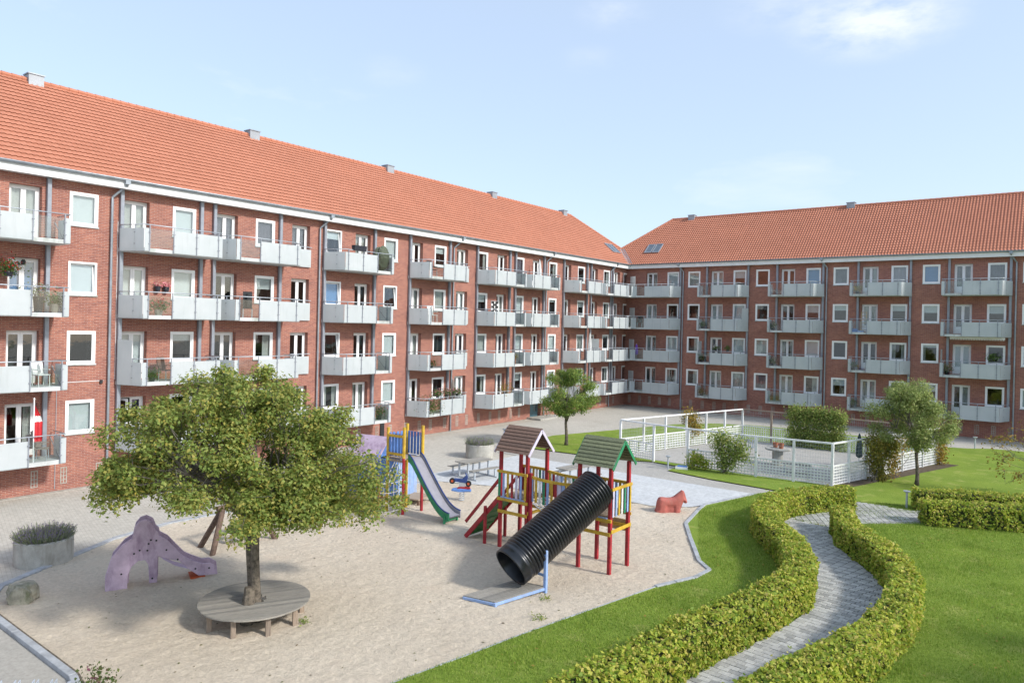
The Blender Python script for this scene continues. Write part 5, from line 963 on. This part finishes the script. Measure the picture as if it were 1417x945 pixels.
# bicycle rack and flowering shrub in the corner
RK = thing('bicycle_rack', 'galvanised bicycle rack beside the sandpit edge', 'bicycle rack', (-13.6, 5.35, .01), math.atan2(-.43, -.55)+.1); MB().tube([(0, 0, -.02), (0, 0, .62)], .035, 10).build('post', 'galvanised', RK); MB().tube([(1.6, 0, -.02), (1.6, 0, .62)], .035, 10).build('post', 'galvanised', RK); MB().bar((0, 0, .46), (1.6, 0, .46), .04, .06).build('rail', 'galvanised', RK)
for i in range(5):
    for dx in (0, .07): x = .22+i*.3+dx; MB().tube([(x, .28, .2), (x, .1, .62), (x, -.03, .66), (x, -.02, .4), (x, -.2, .05)], .011, 6).build('wheel_holder', 'galvanised', RK)
leafmat('shrub_leaf', (.06, .10, .025), (.10, .15, .04), (.16, .20, .06), (.20, .03, .10)); climber('flowering_shrub', 'small flowering shrub with magenta buds at the sandpit corner', [(-13.45, 5.6, .4), (-13.15, 5.75, .55), (-13.6, 5.75, .55), (-13.1, 5.55, .35)], (.13, .13, .14), 520, .06, 'shrub_leaf', 78, 'shrub')
# ---------------------------------------------------------------- things on the balconies
def onL(u, off, z): return (-DL+off, u, z)
def onR(u, off, z): return (u, DR-off, z)
def pot_plant(label, loc, r_=.14, h=.25, pot='stone_pot', leaf='pot_leaf', rad=.2, n=260, flower=None, seed=1, hang=False, group=None):
    T = thing('potted_plant', label, 'plant', loc, 0, group); MB().lathe([(r_*.75, 0), (r_, h), (r_*.88, h), (r_*.8, h*.8), (0, h*.8)], 14).build('pot', pot, T); g = np.random.default_rng(seed); P = g.normal(0, 1, (n, 3))*np.array((rad*.5, rad*.5, rad*.38))+np.array((0, 0, h+rad*.45)); leaves('foliage', P, .085, leaf, T)
    if flower: P = g.normal(0, 1, (n//2, 3))*np.array((rad*.5, rad*.5, rad*.35))+np.array((0, 0, h+rad*.7)); leaves('flowers', P, .06, flower, T)
    return T
f_ = lambda k: ZF(k)-.02
tb_ = lambda k: ZF(k)+.955
pot_plant('large basket of red geraniums hanging at the third-storey balcony door', (-DL+.42, 9.9, f_(2)+1.32), .16, .16, 'dark_pot', 'pot_leaf', .42, 420, 'red_flower', 2)
pot_plant('green plant in a tall stone pot behind the clear pane, third storey', onL(11.25, 1.0, f_(2)), .16, .34, 'stone_pot', 'pot_leaf', .3, 300, None, 3)
pot_plant('purple-grey heather in a tall dark pot on the third-storey balcony', onL(10.7, 1.0, f_(2)), .18, .6, 'dark_pot', 'lavender', .42, 420, None, 4)
pot_plant('red geraniums in a grey tub behind the clear pane beside hanging wall pots', onL(15.25, 1.0, f_(2)), .18, .25, 'stone_pot', 'pot_leaf', .36, 420, 'red_flower', 5)
pot_plant('small green plant in a dark pot below a privacy screen', onL(15.0, 1.05, f_(1)), .14, .18, 'dark_pot', 'pot_leaf', .3, 300, None, 6)
for i, u in enumerate((15.62, 16.0)): pot_plant(('dark wall pot with pink heather, the one closer to the balcony door', 'dark wall pot with pink heather, the one closer to the white blind')[i], onL(u, .14, f_(2)+1.05), .13, .22, 'dark_pot', 'pink_flower', .16, 90, None, 7+i, group='wall pots')
pot_plant('leafy shrub in a dark planter behind the clear pane near the camouflage cover', onL(27.95, .95, f_(0)), .18, .3, 'dark_pot', 'pot_leaf', .4, 420, 'pink_flower', 9)
pot_plant('bushy green plants crowding a plant-filled first-storey balcony', onL(32.0, 1.05, f_(0)), .18, .25, 'stone_pot', 'pot_leaf', .7, 700, 'pink_flower', 10)
for i, u in enumerate((32.4, 33.2, 34.2)): pot_plant(('flower box plant on the balcony rail beside the clear pane', 'flower box plant on the balcony rail between two other boxes', 'flower box plant on the balcony rail under the folded grey parasol')[i], onL(u, 1.28, tb_(0)), .12, .14, 'dark_pot', 'pot_leaf', .3, 260, 'pink_flower', 11+i, group='rail flower boxes')
pot_plant('red flowers in a low pot behind the clear pane, second storey', onL(31.95, 1.1, f_(1)), .14, .15, 'dark_pot', 'pot_leaf', .28, 220, 'red_flower', 15)
pot_plant('tall orange flowers on a stand behind the grey pane', onL(40.55, 1.0, f_(1)), .1, .45, 'clay_pot', 'autumn_leaf', .25, 160, None, 16)
pot_plant('reddish grasses along the rail of a first-storey balcony', onL(39.4, 1.1, f_(0)+.7), .14, .2, 'dark_pot', 'autumn_leaf', .55, 300, None, 17)
for (u, k, lb, fl) in ((-23.9, 2, 'low green plant at the end of the balcony with a closed blind', None), (-23.95, 1, 'low green plant below a frosted screen on the shaded wing', None), (-23.85, 0, 'round box shrub in a dark tub on the lowest balcony', None), (-18.1, 2, 'twiggy plants at the end of the balcony under a red wall star', None), (-18.05, 1, 'grassy plant in a dark trough beside a white fabric strip', None), (-12.2, 1, 'white-potted houseplant on the shaded wing balcony', None), (-12.2, 0, 'dark shrub in the corner of the lowest balcony behind the tree', None), (-6.2, 1, 'white and pink flowers filling the balcony under the awning', 'pink_flower'), (-12.0, 3, 'yellow straw flowers among jars on the top balcony', None), (-30.5, 2, 'leafy palm at the corner balcony', None)):
    pot_plant(lb, onR(u, 1.0, f_(k)), .16, .22, 'dark_pot', 'autumn_leaf' if 'straw' in lb else 'pot_leaf', .34, 300, fl, int(abs(u)*10)+k)
pot_plant('fern in a dark pot on the rail in front of a closed blind', onR(-22.6, 1.28, tb_(1)), .1, .14, 'dark_pot', 'pot_leaf', .25, 160, None, 90); pot_plant('dark trailing plant in a pot on the rail of the shaded wing', onR(-21.6, 1.28, tb_(1)), .11, .16, 'dark_pot', 'pot_leaf', .26, 200, None, 91)
pot_plant('row of green plants on the rail below the awning', onR(-3.6, 1.15, tb_(1)), .12, .14, 'dark_pot', 'pot_leaf', .4, 320, None, 92)
bxp = thing('rail_planter', 'empty dark rail planter on the top balcony beside an open window', 'planter', onL(25.9, 1.36, ZF(3)+.93), R(90)); MB().prism([(-.14, .28), (.14, .28), (.1, 0), (-.1, 0)], lambda p: (-.42, p[0], p[1]), lambda p: (.42, p[0], p[1])).build('trough', 'dark_pot', bxp)
# covered furniture, chairs, ladder, flag, parasols, awning
cv = thing('furniture_cover', 'camouflage cover draped over furniture at the end of a top balcony', 'cover', onL(27.95, .85, f_(3))); bmx = bmesh.new(); bmesh.ops.create_icosphere(bmx, subdivisions=3, radius=.5)
for v in bmx.verts: d = v.co.copy(); v.co = Vector((d.x*.8, d.y*1.0, .72+d.z*1.4)) * (1+.06*math.sin(d.x*17+d.z*11)); v.co.z = max(0, v.co.z)
mc = bpy.data.meshes.new('cover_cloth'); bmx.to_mesh(mc); bmx.free(); mc.materials.append(MT['camo_cloth']); place('cover_cloth', mc, cv)
def chair(label, loc, rz, mat, tall=.9, group=None):
    T = thing('balcony_chair', label, 'chair', loc, rz, group); MB().box(-.22, .22, -.22, .22, .42, .45).build('seat', mat, T); MB().bar((0, .21, .46), (0, .32, tall), .42, .025, (1, 0, 0)).build('backrest', mat, T)
    MB().add([(-.21, .2, .45), (.21, .2, .45), (.21, .31, tall+.1), (-.21, .31, tall+.1), (-.21, .225, .45), (.21, .225, .45), (.21, .335, tall+.1), (-.21, .335, tall+.1)], [(0, 1, 2, 3), (7, 6, 5, 4), (0, 4, 5, 1), (2, 6, 7, 3), (0, 3, 7, 4), (1, 5, 6, 2)]).build('back_panel', mat, T)
    for x in (-.2, .2):
        for y in (-.2, .2): MB().bar((x, y, 0), (x, y*.9, .43), .025, .025).build('leg', 'galvanised' if mat != 'cloth_white' else mat, T)
        MB().box(x-.02, x+.02, -.2, .24, .62, .65).build('armrest', mat, T)
    return T
chair('black reclining chair behind the clear pane on a third-storey balcony', onL(19.6, .8, f_(2)), R(60), 'chair_dark', 1.15); chair('dark slim chair beside the small plant below a privacy screen', onL(15.7, .85, f_(1)), R(110), 'brown_wood'); chair('white plastic chair behind the clear pane, third storey', onL(32.2, .9, f_(2)), R(80), 'cloth_white'); chair('folded grey recliner behind the flag', onL(10.95, .9, f_(0)), R(150), 'stone_pot', 1.0); chair('low black chair behind the clear pane on a top balcony', onL(32.2, .8, f_(3)), R(90), 'chair_dark'); chair('dark wicker chair on the shaded corner balcony', onR(-29.9, .7, f_(2)), R(20), 'chair_dark'); chair('pale slatted chair on the second-storey balcony at the left building end', onL(10.9, .85, f_(1)), R(100), 'cloth_white', .8)
FL = thing('flag', 'red and white flag hanging limp from a white pole on the lowest balcony', 'flag', onL(10.55, 1.25, f_(0))); MB().tube([(0, 0, 0), (0, 0, 2.35)], .022, 8).build('pole', 'white_pvc', FL); MB().lathe([(.0, 2.33), (.04, 2.37), (.0, 2.42)], 10).build('finial', 'white_pvc', FL)
def cloth(z0, z1, mat, nm, w0, w1): 
    n = 10; vs_ = [(-.02+.05*math.sin(i*1.3), .02+(w0+(w1-w0)*j/6)*i/n, z0+(z1-z0)*j/6) for j in range(7) for i in range(n+1)]; MB().add(vs_, [(j*11+i, j*11+i+1, j*11+12+i, j*11+11+i) for j in range(6) for i in range(n)]).build(nm, mat, FL, smooth=True)
cloth(2.1, 1.72, 'cloth_red', 'upper_stripe', .03, .2); cloth(1.72, 1.5, 'cloth_white', 'white_stripe', .2, .27); cloth(1.5, .75, 'cloth_red', 'lower_stripe', .27, .26)
LD_ = thing('step_ladder', 'pale wooden ladder leaning on a shaded wing balcony', 'ladder', onR(-11.55, .95, f_(2)), 0); [MB().bar((x, 0, 0), (x*.9, .1, 1.5), .04, .03).build('stile', 'tan_wood', LD_) for x in (-.2, .2)]; [MB().bar((-.2, .08*i/5, .15+.26*i), (.2, .08*i/5, .15+.26*i), .03, .03).build('rung', 'tan_wood', LD_) for i in range(6)]
BK_ = thing('blue_box', 'blue plastic boxes beside the wooden ladder', 'box', onR(-12.15, .9, f_(2))); MB().box(-.25, .2, -.15, .15, 0, .25).build('box', 'blue_paint', BK_); MB().box(.22, .6, -.15, .15, 0, .12).build('lid', 'light_blue_paint', BK_)
parasol('folded_parasol', 'folded white parasol on the top balcony near the roof valley', onL(43.55, .85, f_(3)), 2.0, 'cloth_white'); parasol('folded_parasol', 'folded white parasol on the second-storey balcony by the corner', onL(50.95, .85, f_(1)), 2.2, 'cloth_white'); parasol('folded_parasol', 'folded purple parasol on the corner balcony', onR(-30.0, 1.0, f_(1)), 1.3, 'purple'); parasol('folded_parasol', 'folded grey parasol on the plant-filled balcony', onL(34.2, .9, f_(0)), 2.0, 'stone_pot')
AW = thing('awning', 'retracted cream awning with scalloped edge under a balcony slab', 'awning', onR(-6.1, .9, ZF(2)-.3)); MB().box(0, 3.15, -.08, .08, 0, .1).build('cassette', 'cloth_white', AW); m = MB(); [m.add([(i*.15, -.09, 0), (i*.15+.15, -.09, 0), (i*.15+.12, -.09, -.1), (i*.15+.03, -.09, -.1)], [(0, 1, 2, 3)]) for i in range(21)]; m.build('valance', 'curtain', AW); [MB().bar((x, .08, .05), (x, .9, .12), .05, .05).build('bracket', 'galvanised', AW) for x in (.25, 2.9)]
TBk = thing('balcony_table', 'small slatted table on the second-storey balcony at the left building end', 'table', onL(10.2, .95, f_(1)), R(90)); MB().box(-.3, .3, -.25, .25, .62, .65).build('table_top', 'cloth_white', TBk); [MB().box(x-.02, x+.02, y-.02, y+.02, 0, .62).build('leg', 'galvanised', TBk) for x in (-.25, .25) for y in (-.2, .2)]
LN = thing('wall_lantern', 'small black lantern above a third-storey balcony door', 'lantern', onL(10.55, -.12, f_(2)+1.82)); MB().box(-.05, .07, -.06, .06, 0, .16).build('lamp_body', 'chair_dark', LN); MB().box(-.1, .1, -.02, .02, .16, .2).build('bracket', 'chair_dark', LN)

CR = thing('drying_cloth', 'black and white patterned cloth hung over a drying stand on a third-storey balcony', 'laundry', onL(38.4, .8, f_(2))); m = MB(); n = 8
for r_ in range(6):
    for c_ in range(5): bevel(MB().box(-.02+.02*math.sin(c_*2), .01+.02*math.sin(c_*2), -.36+c_*.145, -.36+c_*.145+.14, .62+r_*.15, .62+r_*.15+.145).build('cloth_square', 'cloth_white' if (r_*2+c_*3) % 4 == 0 else 'chair_dark', CR), .002)
[MB().tube([(0, y, 0), (0, y, 1.55)], .015, 6).build('stand_leg', 'galvanised', CR) for y in (-.38, .38)]; MB().tube([(0, -.4, 1.54), (0, .4, 1.54)], .015, 6).build('stand_bar', 'galvanised', CR)

# fallen leaves and daisies scattered over the ground
g_ = np.random.default_rng(99); P = g_.uniform((-10.5, 6), (2, 33), (700, 2)); P = P[inside(P, LAWNP) & ~inside(P, [tuple(p) for p in pl]+[tuple(p) for p in pr[::-1]])]
tag(leaves('fallen_leaves', np.c_[P, np.full(len(P), LZ+.05)], .07, 'autumn_leaf', None, np.tile(np.array([[0, 0, 1.]]), (len(P), 1)), .8), 'scattered fallen leaves on the lawn', 'leaves', kind='stuff')
P = g_.uniform((-23.5, 6.5), (-8.5, 25), (420, 2)); P = P[inside(P, SANDP)]
leafmat('litter', (.08, .06, .035), (.16, .12, .06), (.14, .16, .06), (.22, .17, .09), trans=.1)
tag(leaves('leaf_litter', np.c_[P, sandz(P[:, 0], P[:, 1])+.012], .055, 'litter', None, np.tile(np.array([[0, 0, 1.]]), (len(P), 1)), .85), 'dry leaf litter strewn over the sand', 'leaves', kind='stuff')
# weeds in the sand
for i, (x, y, lb) in enumerate(((-9.75, 14.1, 'weed tuft at the sand kerb near the landing board'), (-10.3, 15.2, 'weed tuft in the sand beside the light blue post'), (-13.75, 10.35, 'weed tuft under the rim of the round bench'))):
    W_ = thing('weed_tuft', lb, 'weed', (x, y, .03), 0, 'weeds in the sand'); leaves('blades', g_.normal(0, 1, (60, 3))*np.array((.09, .09, .03))+np.array((0, 0, .05)), .07, 'ivy_leaf', W_, np.tile(np.array([[0, 0, 1.]]), (60, 1)), .4, .35)
